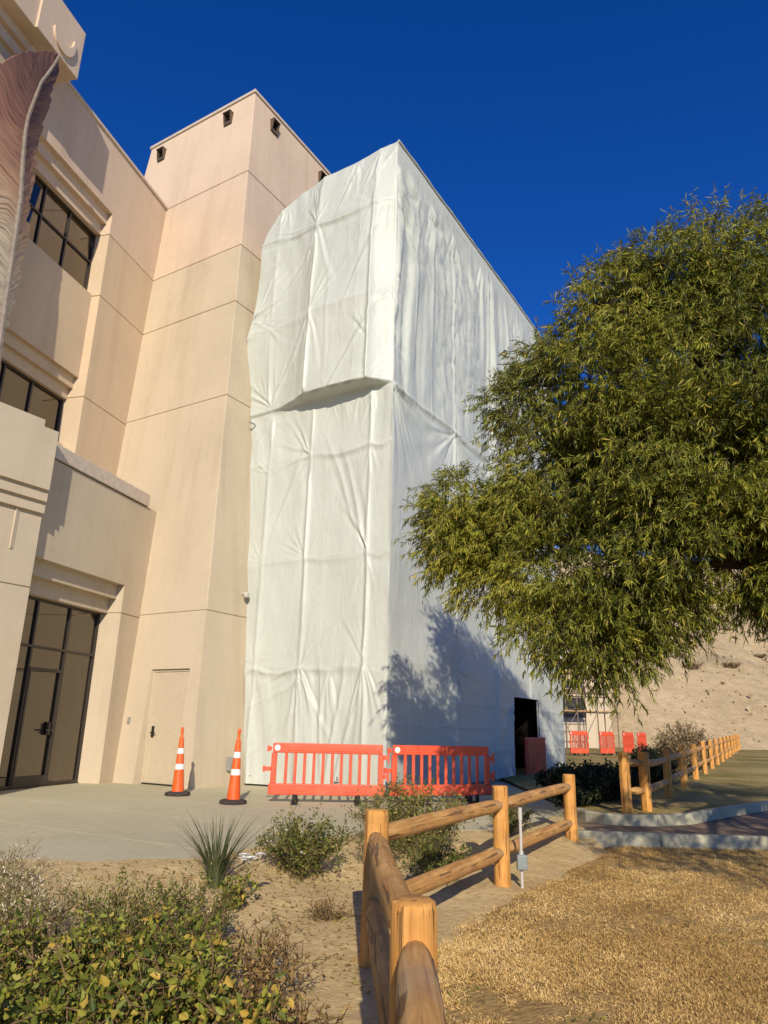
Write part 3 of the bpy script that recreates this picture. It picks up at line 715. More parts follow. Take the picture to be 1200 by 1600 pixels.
for z0, a_, L in ((2.75, .045, 2.2), (5.25, .018, .9), (7.85, .016, .8), (9.28, .035, 1.0), (14.4, .02, 1.2), (16.2, .03, 1.0)):
    dz = z0 - Z; mk = (dz > 0) * np.exp(-np.clip(dz, 0, 9) / L) * sstep(0, .12, dz)
    x = S * 3.2 + .25 * np.sin(Z * 1.1) + (S - 1.4) * .35 * dz
    fold = np.abs(noise(x, Z * .25 + z0, 40 + int(z0))) ** .75 * np.sign(noise(x, Z * .25 + z0, 40 + int(z0)))
    h = h + a_ * 1.5 * mk * fold * ((1 - up) if z0 < 9.29 else up)
h = h + .035 * fbm(S * .8, Z * .5, 50, 3) + .010 * (np.abs(fbm(S * 2.3 + .4 * Z, Z * 1.3, 55, 3)) ** .8 - .2)
# long slanting tension folds in the upper field
for s0, z0, ang, L, a_ in ((3.2, 12.9, 52, 1.7, .03), (3.0, 10.6, 60, 1.5, .025), (1.0, 10.3, 62, 1.3, .03), (.75, 12.9, 70, 1.4, .022), (3.9, 13.6, 30, .9, .03), (1.4, 15.3, 75, .8, .03), (.45, 15.5, 60, .8, .025), (1.3, 6.8, 112, 1.4, .02), (1.0, 6.6, 108, 1.2, .02), (3.0, 6.9, 70, 1.2, .018), (1.3, 1.6, 82, 1.2, .035), (.95, 1.5, 75, 1.2, .035), (1.7, 1.7, 95, 1.1, .03), (3.1, 1.2, 40, 1.4, .025), (2.9, 2.2, 25, 1.0, .02)):
    ca, sa = math.cos(R(ang)), math.sin(R(ang)); al = (S - s0) * ca * -1 + (Z - z0) * sa; ac = (S - s0) * sa + (Z - z0) * ca
    h = h + a_ * np.exp(-(al / L) ** 4) * (ridge(ac + .05 * np.sin(al * 2), 0, .05) - .6 * ridge(ac, .11, .08))
def fan(S, Z, s0, z0, a0, a1, n, L, amp, seed, w0=.018):
    rs = random.Random(seed); o = 0
    for i in range(n):
        an = R(a0 + (a1 - a0) * (i + rs.uniform(-.3, .3)) / max(n - 1, 1)); ca, sa = math.cos(an), math.sin(an); l = L * rs.uniform(.55, 1.1)
        al = (S - s0) * ca + (Z - z0) * sa; ac = (S - s0) * sa - (Z - z0) * ca + .03 * np.sin(al * 3 + i)
        t = np.clip(al / l, 0, 1); env = np.where(al > 0, np.minimum(al / .32, 1) ** 1.3 * (1 - t) ** 1.1, 0); wd = w0 + .035 * np.clip(al, 0, 3)
        o = o + amp * rs.uniform(.5, 1.2) * env * (np.exp(-(ac / wd) ** 2) - .55 * np.exp(-((ac - 1.9 * wd) / (1.2 * wd)) ** 2))
    return o
lo_ = [(2.3, 7.85, 20, 62, 6, 1.5, .035), (2.3, 7.85, -12, -55, 5, 1.3, .030), (.58, 5.25, 58, 84, 6, 2.1, .035), (.58, 5.25, -70, -100, 3, 1.4, .02), (.58, 2.75, -72, -112, 5, 2.4, .05), (.58, 2.75, 62, 88, 4, 1.7, .028),
       (2.3, 2.75, -78, -118, 6, 2.4, .05), (2.3, 2.75, 102, 132, 5, 1.9, .030), (2.3, 2.75, -20, -46, 4, 1.7, .035), (2.3, 5.25, 95, 130, 3, 1.2, .018), (2.3, 5.25, 20, 70, 4, 1.3, .02), (3.6, 7.6, -20, 40, 5, .8, .03), (3.6, 5.3, -60, 60, 5, .7, .02),
       (.95, 9.25, -80, -100, 3, .9, .035), (1.35, 9.25, -75, -105, 4, 1.0, .035), (1.8, 9.25, -80, -110, 3, .9, .03), (3.6, 9.1, -40, -85, 5, 1.1, .04), (.58, 7.85, -80, -105, 3, 1.3, .025), (.5, 9.2, -55, -85, 4, 1.2, .03), (1.5, 2.7, -80, -100, 4, 2.0, .03)]
up_ = [(2.32, 14.4, -72, -105, 5, 2.3, .035), (2.32, 14.4, 60, 110, 4, 1.4, .04), (2.32, 14.4, -8, 14, 3, 1.8, .05), (4.45, 12.1, 118, 152, 5, 2.4, .04), (4.45, 12.1, 185, 215, 4, 1.6, .03), (3.65, 9.4, 35, 80, 5, 1.9, .04), (3.65, 9.4, 95, 120, 4, 1.8, .035),
       (.5, 11.3, 110, 140, 3, 1.3, .03), (.5, 10.4, 55, 85, 4, 1.5, .03), (.5, 14.4, -80, -60, 3, 1.6, .03), (.45, 16.2, -60, -95, 5, 1.6, .035), (1.3, 16.15, -75, -105, 5, 1.5, .04), (2.7, 15.95, -60, -110, 5, 1.0, .035), (3.6, 15.6, -30, -100, 5, 1.1, .04), (2.32, 11.65, -60, -100, 4, 2.0, .03), (2.32, 11.65, 95, 130, 4, 1.8, .035)]
for i, q in enumerate(lo_): h = h + (1 - up) * fan(S, Z, *q, 300 + i)
for i, q in enumerate(up_): h = h + up * fan(S, Z, *q, 400 + i)
edge = sstep(0, .06, S); h = h * edge
rip = .025 * np.sin(Z * 2.3 + 3 * noise(Z * .8, Z * 0, 61)) * sstep(.85, 1, Ug)
Pf = np.array(W0) + (S + rip)[..., None] * nB - h[..., None] * nA + Z[..., None] * np.array((0, 0, 1.0)) + np.array(wi)
def grid_faces(nu, nv, keep=None):
    i = np.arange((nv - 1) * nu).reshape(nv - 1, nu)[:, :-1].ravel(); return np.stack([i, i + nu, i + nu + 1, i + 1], 1)
link('front_sheeting', np_mesh('front_sheeting', Pf.reshape(-1, 3), grid_faces(nu, nv), True, None, np.stack([S, Z], -1).reshape(-1, 2)), M['sheet'], wrap)
# strip of sheeting that turns back to the tower
ne = 10; Le = Pf[:, -1, :]; te = np.linspace(0, 1, ne)[None, :, None]
Pl = Le[:, None, :] + te * 2.2 * nA + (te * 0 + 1) * 0 + (np.linspace(0, 1, ne)[None, :, None] * .15 * nB)
Pl = Pl + (.03 * noise(np.arange(ne)[None, :] * .8, Z[:, -1:] * 1.6, 63) * np.linspace(0, 1, ne)[None, :])[..., None] * nB
link('return_sheeting', np_mesh('return_sheeting', Pl.reshape(-1, 3), grid_faces(ne, nv), True, None, np.stack([np.broadcast_to(np.linspace(0, 2.2, ne)[None], (nv, ne)), np.broadcast_to(Z[:, -1:], (nv, ne))], -1).reshape(-1, 2)), M['sheet'], wrap)
# right-hand side ---------------------------------------------------
TL = 11.75; nu, nv = 340, 470
t_ = np.linspace(0, TL, nu); z_ = np.linspace(.24, HT, nv); Tt, Z = np.meshgrid(t_, z_)
up = sstep(9.1, 9.35, Z + .12 * np.sin(Tt * .9))
bayt = [0, 3.3, 5.9, 8.6, 11.8]; bz = [-.3, 2.9, 5.3, 9.2]
ci, cu = cells(Tt, bayt); cj, cvv = cells(Z, bz)
h = -(1 - up) * .05 * pillow(cu, cvv, .8)
x = Tt * 2.0 + .5 * noise(Tt * .5, Z * .35, 71) + .25 * np.sin(Z * .8)
fold = noise(x, Z * .12, 72) + .55 * noise(x * 2.3, Z * .2, 73)
swing = np.interp(Z, [9.2, 10.2, 13, 15.4, 16.0, 16.28], [.25, .8, 1.0, 1.0, .7, .05])
cal = .45 + 1.1 * sstep(-.3, .35, noise(Tt * .45, Z * .18, 74))
cr_ = np.abs(fbm(Tt * 1.6 + .5 * Z, Z * 1.1, 94, 3)) ** .7 * sstep(.05, .3, noise(Tt * .7, Z * .3, 95) + .15)
h = h + up * swing * (.12 * cal * np.sign(fold) * np.abs(fold) ** .85 - .02 + .10 * cr_)
# scalloped swags under the top rope near the corner and diagonal ridge at the lap
sw = np.interp(Z, [13.2, 14.6, 15.7, 16.2], [0, 1, 1, 0]); xs = (Tt * 1.0 + (Z - 16.2) * .9)
h = h + .055 * sw * np.sin(xs * 5.5 + 2 * noise(Tt, Z, 75)) * np.exp(-Tt / 3.2)
h = h + .05 * ridge(Z, 9.22 + .04 * noise(Tt * 2, Tt * 0, 76), .05) * (Tt < 4.0) - .03 * ridge(Z, 9.05, .12)
for t0, z0 in ((3.3, 9.15), (5.9, 9.15), (8.6, 9.15), (0.0, 9.2), (3.3, 5.3), (5.9, 5.3), (3.3, 2.9)):
    sd_ += 1; h = h + (1 - up) * radial(Tt, Z, t0, z0, .026 if z0 > 9 else .012, 1.3 if z0 > 9 else .7, sd_, (9, 16, 23))
for i, q in enumerate([(0.0, 9.25, -8, -70, 9, 2.6, .04), (3.3, 9.15, 190, 262, 8, 2.0, .04), (3.3, 9.15, -20, -80, 6, 1.7, .035), (0.0, 14.9, -25, -75, 7, 2.0, .06), (0.0, 15.9, -20, -60, 6, 1.6, .05), (7.15, 2.2, 215, 262, 8, 2.2, .05), (5.9, 9.1, -40, -120, 5, 1.6, .03), (3.3, 5.3, 60, 120, 5, 1.4, .025), (1.9, 15.6, -70, -100, 5, 2.6, .05), (3.4, 15.8, -70, -110, 6, 2.4, .05), (5.4, 15.9, -75, -110, 6, 2.2, .05)]):
    h = h + fan(Tt, Z, *q, 500 + i)
for t0, a_ in ((3.3, .05), (5.9, .05), (8.6, .04), (1.1, .02), (2.0, .02)):
    wob = .05 * noise(Z * .6, Z * 0 + t0, 77); h = h + a_ * (ridge(Tt, t0 + wob, .05) - .3 * ridge(Tt, t0 + wob + .15, .1)) * (1 if a_ > .03 else up)
low = 1 - sstep(.6, 2.6, Z); xf = Tt * 3.0 - (2.2 - Z) * .9
h = h + .05 * low * noise(xf, Z * .3, 78) * (.3 + .7 * sstep(5.6, 7.0, Tt))
for z0 in (.95, 1.55, 2.1): h = h + .014 * ridge(Z, z0 + .03 * noise(Tt, Tt * 0, 79 + int(z0 * 9)), .035)
h = h + .04 * fbm(Tt * .6, Z * .45, 80, 3) + .01 * fbm(Tt * 3, Z * 2, 84, 2)
h = h * sstep(0, .07, Tt) * (1 - .97 * sstep(15.0, 16.2, Z))
hole = (Tt > 7.18) & (Tt < 9.34) & (Z < 2.44)
nr_ = np.array(-B)
topd = .05 * noise(Tt * .9, Tt * 0, 87) * sstep(15, 16.28, Z)
Pr = np.array(W0) + Tt[..., None] * nA + h[..., None] * nr_ + (Z + topd)[..., None] * np.array((0, 0, 1.0)) + np.array(wi)
Fc = grid_faces(nu, nv); Fc = Fc[~hole.ravel()[Fc].all(1)][:, ::-1]
link('side_sheeting', np_mesh('side_sheeting', Pr.reshape(-1, 3), np.ascontiguousarray(Fc), True, None, np.stack([Tt + 20, Z], -1).reshape(-1, 2)), M['sheet'], wrap)
# hem rolled over the top edge
mb = MB(); mb.path([W0 + A * t + Vector((0, 0, HT + .01 + .05 * float(noise(np.array(t * .9), np.array(0.0), 87)))) + wi - B * .02 for t in np.linspace(0, TL, 60)], [.03 + .006 * math.sin(i * 1.7) for i in range(60)], 8)
mb.build('top_hem', M['sheet'], wrap, smooth=True)
# back, far end and roof of the shroud close it; the doorway's shade is put into near-black colour
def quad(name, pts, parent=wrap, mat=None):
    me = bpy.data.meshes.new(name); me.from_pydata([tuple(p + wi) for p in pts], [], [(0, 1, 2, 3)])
    ul = me.uv_layers.new(name='sheet'); return link(name, me, mat or M['shade_black'], parent)
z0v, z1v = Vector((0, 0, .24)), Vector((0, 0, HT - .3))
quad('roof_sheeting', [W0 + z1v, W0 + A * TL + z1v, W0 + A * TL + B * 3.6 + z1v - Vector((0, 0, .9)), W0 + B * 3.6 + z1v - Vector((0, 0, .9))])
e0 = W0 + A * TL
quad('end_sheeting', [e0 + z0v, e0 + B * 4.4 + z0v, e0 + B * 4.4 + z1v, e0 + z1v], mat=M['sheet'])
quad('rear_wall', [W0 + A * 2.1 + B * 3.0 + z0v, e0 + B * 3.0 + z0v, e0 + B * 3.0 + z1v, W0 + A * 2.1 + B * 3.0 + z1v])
quad('added_dark_screen', [W0 + A * 10.2 + B * .12 + z0v, W0 + A * 10.2 + B * 3.0 + z0v, W0 + A * 10.2 + B * 3.0 + z1v, W0 + A * 10.2 + B * .12 + z1v])  # added dark sheet hiding the pale far end from the doorway
# door opening jambs and scaffold tubes just inside
mb = MB()
for t in (7.20, 9.32): mb.tube(W0 + A * t + B * .06 + Vector((0, 0, ZP)) + wi, W0 + A * t + B * .06 + Vector((0, 0, 2.6)) + wi, .03)
mb.tube(W0 + A * 7.1 + B * .06 + Vector((0, 0, 2.46)) + wi, W0 + A * 9.4 + B * .06 + Vector((0, 0, 2.46)) + wi, .03)
mb.build('door_frame', M['galv'], wrap, smooth=True)
mb = MB(); mb.tube(W0 + A * 8.4 + B * 1.2 + Vector((0, 0, ZP)) + wi, W0 + A * 8.4 + B * 1.2 + Vector((0, 0, 3)) + wi, .025); mb.build('scaffold_tube', M['galv'], wrap, smooth=True)
# ends of scaffold tubes that stick out of the shroud beside the tower
for z in (9.05,):
    sx = float(np.interp(z, [.2, 9.2, 12, 13], [3.68, 4.33, 4.52, 4.5]))
    mb = MB(); c = W0 + B * (sx - .12) - A * .0 + Vector((0, 0, z)) + wi; mb.tube(c, c + B * .02 - A * .20, .022); mb.build('scaffold_tube', M['galv'], wrap, smooth=True)
for s0 in (0.03, 1.2, 2.3, 3.5):
    mb = MB(); c = W0 + B * s0 + A * .06 + wi; mb.box(c.x - .07, c.x + .07, c.y - .07, c.y + .07, ZP, ZP + .02); mb.tube(c + Vector((0, 0, ZP + .02)), c + Vector((0, 0, .5)), .024)
    mb.build('base_plate', M['galv'], wrap)

# security camera on the tower, beside the shroud
sc_ = empty('security_camera', tuple(rp(1.12, 0, 4.5)), 0, 'small white security camera high on the tower wall beside the sheeting', 'camera'); ci_ = -Vector(sc_.location)
mb = MB(); mb.tube(rp(1.12, 0, 4.52) + ci_, rp(1.12, .12, 4.52) + ci_, .03); mb.build('bracket', M['hub_light'], sc_)
mb = MB(); mb.lathe([(.02, -.075), (.06, -.055), (.075, 0), (.075, .05), (.03, .07)], 14, tuple(rp(1.12, .14, 4.48) + ci_)); mb.build('dome', M['hub_light'], sc_, smooth=True)

# ------------------------------------------------------------------ traffic cones (tall channelizers)
def cone(loc, rz, label, lean):
    r = empty('traffic_cone', loc, rz, label, 'traffic cone', 'traffic cones on the plaza')
    r.rotation_euler = (lean[0], lean[1], rz)
    b = MB(); b.lathe([(.225, 0), (.235, .015), (.235, .05), (.20, .07), (.13, .075)], 8); b.build('base', M['rubber_brown'], r, .008)
    prof = lambda z: .115 - (.115 - .045) * (z - .07) / (1.0 - .07)
    def ring(z0, z1, mat, nm, ex=0.0):
        m_ = MB(); m_.lathe([(prof(z0) + ex - .004, z0), (prof(z0) + ex, z0 + .004), (prof(z1) + ex, z1 - .004), (prof(z1) + ex - .004, z1)], 20); return m_.build(nm, mat, r, smooth=True)
    ring(.07, .46, M['cone_orange'], 'body'); ring(.46, .56, M['white_band'], 'reflective_band', .003)
    ring(.56, .74, M['cone_orange'], 'body'); ring(.74, .84, M['white_band'], 'reflective_band', .003); ring(.84, 1.02, M['cone_orange'], 'body')
    h = MB(); h.lathe([(.044, 1.02), (.034, 1.035), (.026, 1.06), (.024, 1.16), (.032, 1.17), (.030, 1.21), (.012, 1.225)], 14); h.build('handle_loop', M['cone_orange'], r, smooth=True)
cone((-3.74, 14.32, ZP), .3, 'orange and white traffic cone in front of the service door', (R(-.5), R(-1.2)))
cone((-2.46, 13.09, ZP), 1.1, 'orange and white traffic cone beside the edge of the white sheeting', (R(.6), R(.4)))

# ------------------------------------------------------------------ plastic pedestrian barriers
def slab_panel(mb, x0, x1, z0, z1, d): mb.box(x0, x1, -d, d, z0, z1)
def make_barrier(name, L=2.0, H=1.0, slats=11, gap=True):
    r = empty(name); zb = .13
    p = MB(); slab_panel(p, .02, L - .02, H - .17, H, .03); p.build('top_rail', M['orange'], r, .018)
    p = MB(); slab_panel(p, .28, L - .28, H - .135, H - .035, .036); p.build('raised_plate', M['orange'], r, .012)
    p = MB(); slab_panel(p, -.03, L + .03, zb, zb + .19, .032); p.build('bottom_rail', M['orange'], r, .016)
    for x in (.0, L - .10):
        p = MB(); slab_panel(p, x, x + .10, zb + .191, H - .171, .031); p.build('end_post', M['orange'], r, .012)
    n = slats - 1; x0, x1 = .10, L - .10; pit = (x1 - x0) / (n + 1)
    sm = None
    for i in range(n):
        c = x0 + pit * (i + 1)
        if sm is None:
            q = MB(); slab_panel(q, -.027, .027, zb + .186, H - .166, .022); sm = q.mesh('slat', .01)
            o = link('slat', sm, M['orange'], r)
        else: o = link('slat', sm, None, r)
        o.location = (c, 0, 0)
    for x, z in ((.10, H - .085), (L - .10, H - .085)):
        q = MB(); q.lathe([(.045, -.002), (.052, .0), (.052, .006), (.036, .008)], 14)
        me = q.mesh('hole_rim', 0, 2, True); me.transform(Matrix.Translation((x, -.030, z)) @ Matrix.Rotation(R(90), 4, 'X')); o = link('hole_rim', me, M['white_band' if x < .5 else 'orange'], r)
    for x in (.55, L - .55):
        q = MB(); q.box(x - .09, x + .09, -.040, -.033, zb + .06, zb + .13); q.build('bottom_recess', M['orange'], r, .003)
    for z, w_ in ((H - .10, .07), (H * .56, .13)):
        q = MB(); q.box(-w_, -.002, -.02, .02, z - .035, z + .035); q.box(-w_ - .012, -w_ + .03, -.026, .026, z - .05, z + .05); q.build('hook', M['orange'], r, .008)
    for z in (H - .22, H * .46):
        q = MB(); q.box(L + .002, L + .09, -.02, .02, z - .04, z + .04); q.box(L + .07, L + .10, -.028, .028, z - .1, z + .1); q.build('hinge_eye', M['orange'], r, .008)
    for x in (.45, L - .45):
        q = MB(); q.hexa([(x - .06, -.36, 0), (x + .06, -.36, 0), (x + .06, .36, 0), (x - .06, .36, 0)], [(x - .05, -.33, .05), (x + .05, -.33, .05), (x + .05, .33, .05), (x - .05, .33, .05)])
        q.box(x - .045, x + .045, -.08, .08, .05, zb - .004); q.box(x - .03, x + .03, -.36, -.31, .05, .17); q.build('foot', M['rubber'], r, .012)
    return r
def place_barrier(proto, p, q, label, first=False, z=ZP, group='orange barriers around the wrapped structure'):
    o = proto if first else copy_tree(proto)
    o.location = (p[0], p[1], z); o.rotation_euler = (0, 0, math.atan2(q[1] - p[1], q[0] - p[0]))
    return tag(o, label, 'barrier', group)
bar = make_barrier('pedestrian_barrier')
place_barrier(bar, (-1.90, 13.42), (.08, 13.55), 'orange slatted plastic barrier standing in front of the sunlit sheeting', True)
place_barrier(bar, (.24, 13.62), (2.15, 14.35), 'orange slatted plastic barrier partly shaded, right of the sheeting corner')
# solid red board standing in the doorway of the shroud
rb = empty('red_barrier_board', tuple(W0 + A * 7.62 - B * .12 + Vector((0, 0, ZP))), math.atan2(A.y, A.x) - R(4), 'dark red solid barrier board standing in the black doorway', 'barrier')
mb = MB(); mb.box(0, 1.45, -.03, .03, .10, 1.12); mb.build('board', M['red_board'], rb, .015)
mb = MB(); mb.box(.1, 1.35, -.05, -.031, .90, 1.04); mb.build('raised_band', M['red_board'], rb, .01)
mb = MB(); mb.box(.12, 1.33, -.042, -.031, .2, .82); mb.build('raised_panel', M['red_board'], rb, .008)
for x in (.3, 1.15):
    mb = MB(); mb.box(x - .08, x + .08, -.3, .3, 0, .099); mb.build('foot', M['rubber'], rb, .015)
far_spots = [((8.75, 34.2), 14, 'leftmost orange barrier by the distant scaffold'), ((10.35, 35.0), 26, 'second orange barrier from the left by the distant scaffold'), ((11.9, 36.4), 36, 'third orange barrier from the left by the distant scaffold'), ((13.1, 37.8), 42, 'rightmost orange barrier by the distant scaffold')]
zf = lambda x, y: float(far_z(x, y))
for i, ((x, y), a, lb) in enumerate(far_spots):
    L_ = [.85, .8, .75, .75][i]
    place_barrier(bar, (x, y), (x + math.cos(R(a)), y + math.sin(R(a))), lb, False, .42, 'orange barriers by the distant scaffold').scale = (L_ / 2.0 * 1.05, 1, 1.12)

# ------------------------------------------------------------------ rail fences
def log(p, q, r, rs, taper=.30, n=12, bow=.012):
    """a peeled log with tapered tenons and uneven girth"""
    p, q = Vector(p), Vector(q); L = (q - p).length; pts = []; rad = []
    side = Vector((rs.uniform(-1, 1), rs.uniform(-1, 1), rs.uniform(-.6, .6))).normalized()
    for i in range(15):
        t = i / 14; pts.append(p.lerp(q, t) + side * bow * math.sin(math.pi * t))
        e = min(t, 1 - t) * L; rad.append(r * (.62 + .38 * min(1, e / taper)) * (1 + rs.uniform(-.035, .035)))
    m_ = MB(); m_.path(pts, rad, n); return m_
def post_mesh(h, r, rs, sides=10):
    m_ = MB(); vs = []; zs = [-.3, 0, h * .3, h * .6, h - .035, h - .008, h]; rr = [1.02, 1.02, 1, .99, .98, .93, .80]
    ph = rs.uniform(0, 1); lob = [rs.uniform(.93, 1.06) for _ in range(sides)]
    for z, k_ in zip(zs, rr):
        for i in range(sides):
            t = 2 * math.pi * (i + ph) / sides
            # peeled post with two flattened sides
            x, y = math.cos(t) * r * k_ * lob[i], math.sin(t) * r * k_ * lob[i]
            x = max(-r * .88, min(r * .88, x)); vs.append((x + .004 * rs.uniform(-1, 1), y, z))
    fs = []
    for k_ in range(len(zs) - 1):
        for i in range(sides): fs.append((k_ * sides + i, k_ * sides + (i + 1) % sides, (k_ + 1) * sides + (i + 1) % sides, (k_ + 1) * sides + i))
    fs += [tuple(range(sides - 1, -1, -1)), tuple(range((len(zs) - 1) * sides, len(zs) * sides))]
    m_.add(vs, fs); return m_
def orient(o, p, q):
    """move a rail's grain frame: object Z along the rail"""
    p, q = Vector(p), Vector(q); d = (q - p).normalized(); o.rotation_mode = 'QUATERNION'; return d.to_track_quat('Z', 'Y')
def rail_fence(name, pts, label, gz_, r_post=.095, r_rail=.063, hgt=.93, seed=1, rails=(.77, .34), skip_post=(), sides=12):
    rs = random.Random(seed); root = empty(name, (pts[0][0], pts[0][1], 0), 0, label, 'fence'); off = -Vector(root.location)
    for i, (x, y) in enumerate(pts):
        if i not in skip_post:
            m_ = post_mesh(hgt * rs.uniform(.98, 1.02), r_post * rs.uniform(.95, 1.05), rs, sides)
            o = m_.build('post', M['post'], root, 0, True); o.location = Vector((x, y, gz_(x, y))) + off
            d = Vector((pts[min(i + 1, len(pts) - 1)][0] - pts[max(i - 1, 0)][0], pts[min(i + 1, len(pts) - 1)][1] - pts[max(i - 1, 0)][1], 0))
            o.rotation_euler = (rs.uniform(-.012, .012), rs.uniform(-.012, .012), math.atan2(d.y, d.x) + R(90))
        if i + 1 < len(pts):
            x2, y2 = pts[i + 1]
            for zr in rails:
                p = Vector((x, y, gz_(x, y) + zr + rs.uniform(-.02, .02))); q = Vector((x2, y2, gz_(x2, y2) + zr + rs.uniform(-.02, .02)))
                d = (q - p).normalized(); p2, q2 = p + d * .02, q - d * .02; L = (q2 - p2).length
                o = log((0, 0, 0), (0, 0, L), r_rail * rs.uniform(.95, 1.08), rs).build('rail', M['rail'], root, 0, True)
                o.location = p2 + off; o.rotation_mode = 'QUATERNION'; o.rotation_quaternion = d.to_track_quat('Z', 'Y')
    return root
rail_fence('rail_fence', FENCE, 'orange stained log rail fence zigzagging along the dry lawn in the foreground', lambda x, y: 0.0, .092, .064, .93, 5, (.76, .33), (0,))
FF = [(4.05, 12.45)] + [(4.55 + 3.05 * i * .468, 12.95 + 3.05 * i * .884) for i in range(14)]
rail_fence('rail_fence', FF, 'distant log rail fence running from the path towards the hill', zf, .095, .062, .95, 9, (.74, .33), (), 8)

# conduit with a junction box beside the middle post
cp = empty('conduit_riser', (1.47, 7.92, 0), 0, 'thin white conduit riser with grey junction box beside the fence post', 'conduit')
mb = MB(); mb.tube((0, 0, -.1), (0, 0, .72), .016, n=10); mb.build('pipe', M['hub_light'], cp, smooth=True)
mb = MB(); mb.tube((0, 0, .62), (0, 0, .74), .022, n=10); mb.tube((0, 0, .30), (0, 0, .33), .024, n=10); mb.build('coupling', M['hub_light'], cp, smooth=True)
mb = MB(); mb.box(-.052, .052, -.06, .01, .16, .30); mb.build('junction_box', M['box_grey'], cp, .012)

# ------------------------------------------------------------------ foliage generators
def unit(v): return v / (np.linalg.norm(v, axis=-1, keepdims=True) + 1e-9)
def leaves(base, dirn, length, width, rng, droop=.3, fold=.25, tint=None):
    """kite-shaped folded leaves: 4 verts / 2 triangles each, hinged on the midrib"""
    n = len(base); d = unit(dirn + np.array((0, 0, -1.0)) * droop * rng.random((n, 1)))
    side = unit(np.cross(d, unit(rng.normal(size=(n, 3))))); up = np.cross(side, d)
    L = length[:, None]; W = width[:, None]
    tip = base + d * L - up * L * .12; mid = base + d * L * .48
    a = mid + side * W * .5 + up * W * fold; b = mid - side * W * .5 + up * W * fold
    V = np.stack([base, a, tip, b], 1).reshape(-1, 3); i = np.arange(n) * 4
    Fc = np.concatenate([np.stack([i, i + 1, i + 2], 1), np.stack([i, i + 2, i + 3], 1)])
    t = rng.random(n) if tint is None else tint
    return V, Fc, np.repeat(t, 4)
def oval_leaves(base, dirn, length, width, rng, droop=.3, fold=.25, tint=None):
    n = len(base); d = unit(dirn + np.array((0, 0, -1.0)) * droop * rng.random((n, 1)))
    side = unit(np.cross(d, unit(rng.normal(size=(n, 3))))); up = np.cross(side, d); L = length[:, None]; W = width[:, None]
    curl = rng.uniform(.05, .35, (n, 1)) * L
    tip = base + d * L - up * curl; m1 = base + d * L * .32; m2 = base + d * L * .68 - up * curl * .35; f = fold * rng.uniform(.2, 1.6, (n, 1))
    V = np.stack([base, m1 + side * W * .46 + up * W * f, m2 + side * W * .40 + up * W * f, tip, m2 - side * W * .40 + up * W * f, m1 - side * W * .46 + up * W * f], 1).reshape(-1, 3)
    i = np.arange(n) * 6; Fc = np.concatenate([np.stack([i, i + a, i + a + 1], 1) for a in (1, 2, 3, 4)])
    t = rng.random(n) if tint is None else tint
    return V, Fc, np.repeat(t, 6)
def merge(parts):
    V = []; Fc = []; T_ = []; k_ = 0
    for v, f, t in parts: V.append(v); Fc.append(f + k_); T_.append(t); k_ += len(v)
    return np.concatenate(V), np.concatenate(Fc), np.concatenate(T_)
def twig_tubes(P0, P1, r):
    """three-sided slivers for fine twigs"""
    n = len(P0); d = unit(P1 - P0); a = unit(np.cross(d, np.array((.3, .5, .81)))); b = np.cross(d, a); V = []
    for P, rr in ((P0, r), (P1, r * .4)):
        for th in (0, 2.09, 4.19): V.append(P + (a * math.cos(th) + b * math.sin(th)) * rr)
    V = np.stack(V, 1).reshape(-1, 3); i = np.arange(n)[:, None] * 6
    q = np.array([(0, 1, 4, 3), (1, 2, 5, 4), (2, 0, 3, 5)])
    Fc = (i[:, None, :] + q[None]).reshape(-1, 4)
    return V, Fc

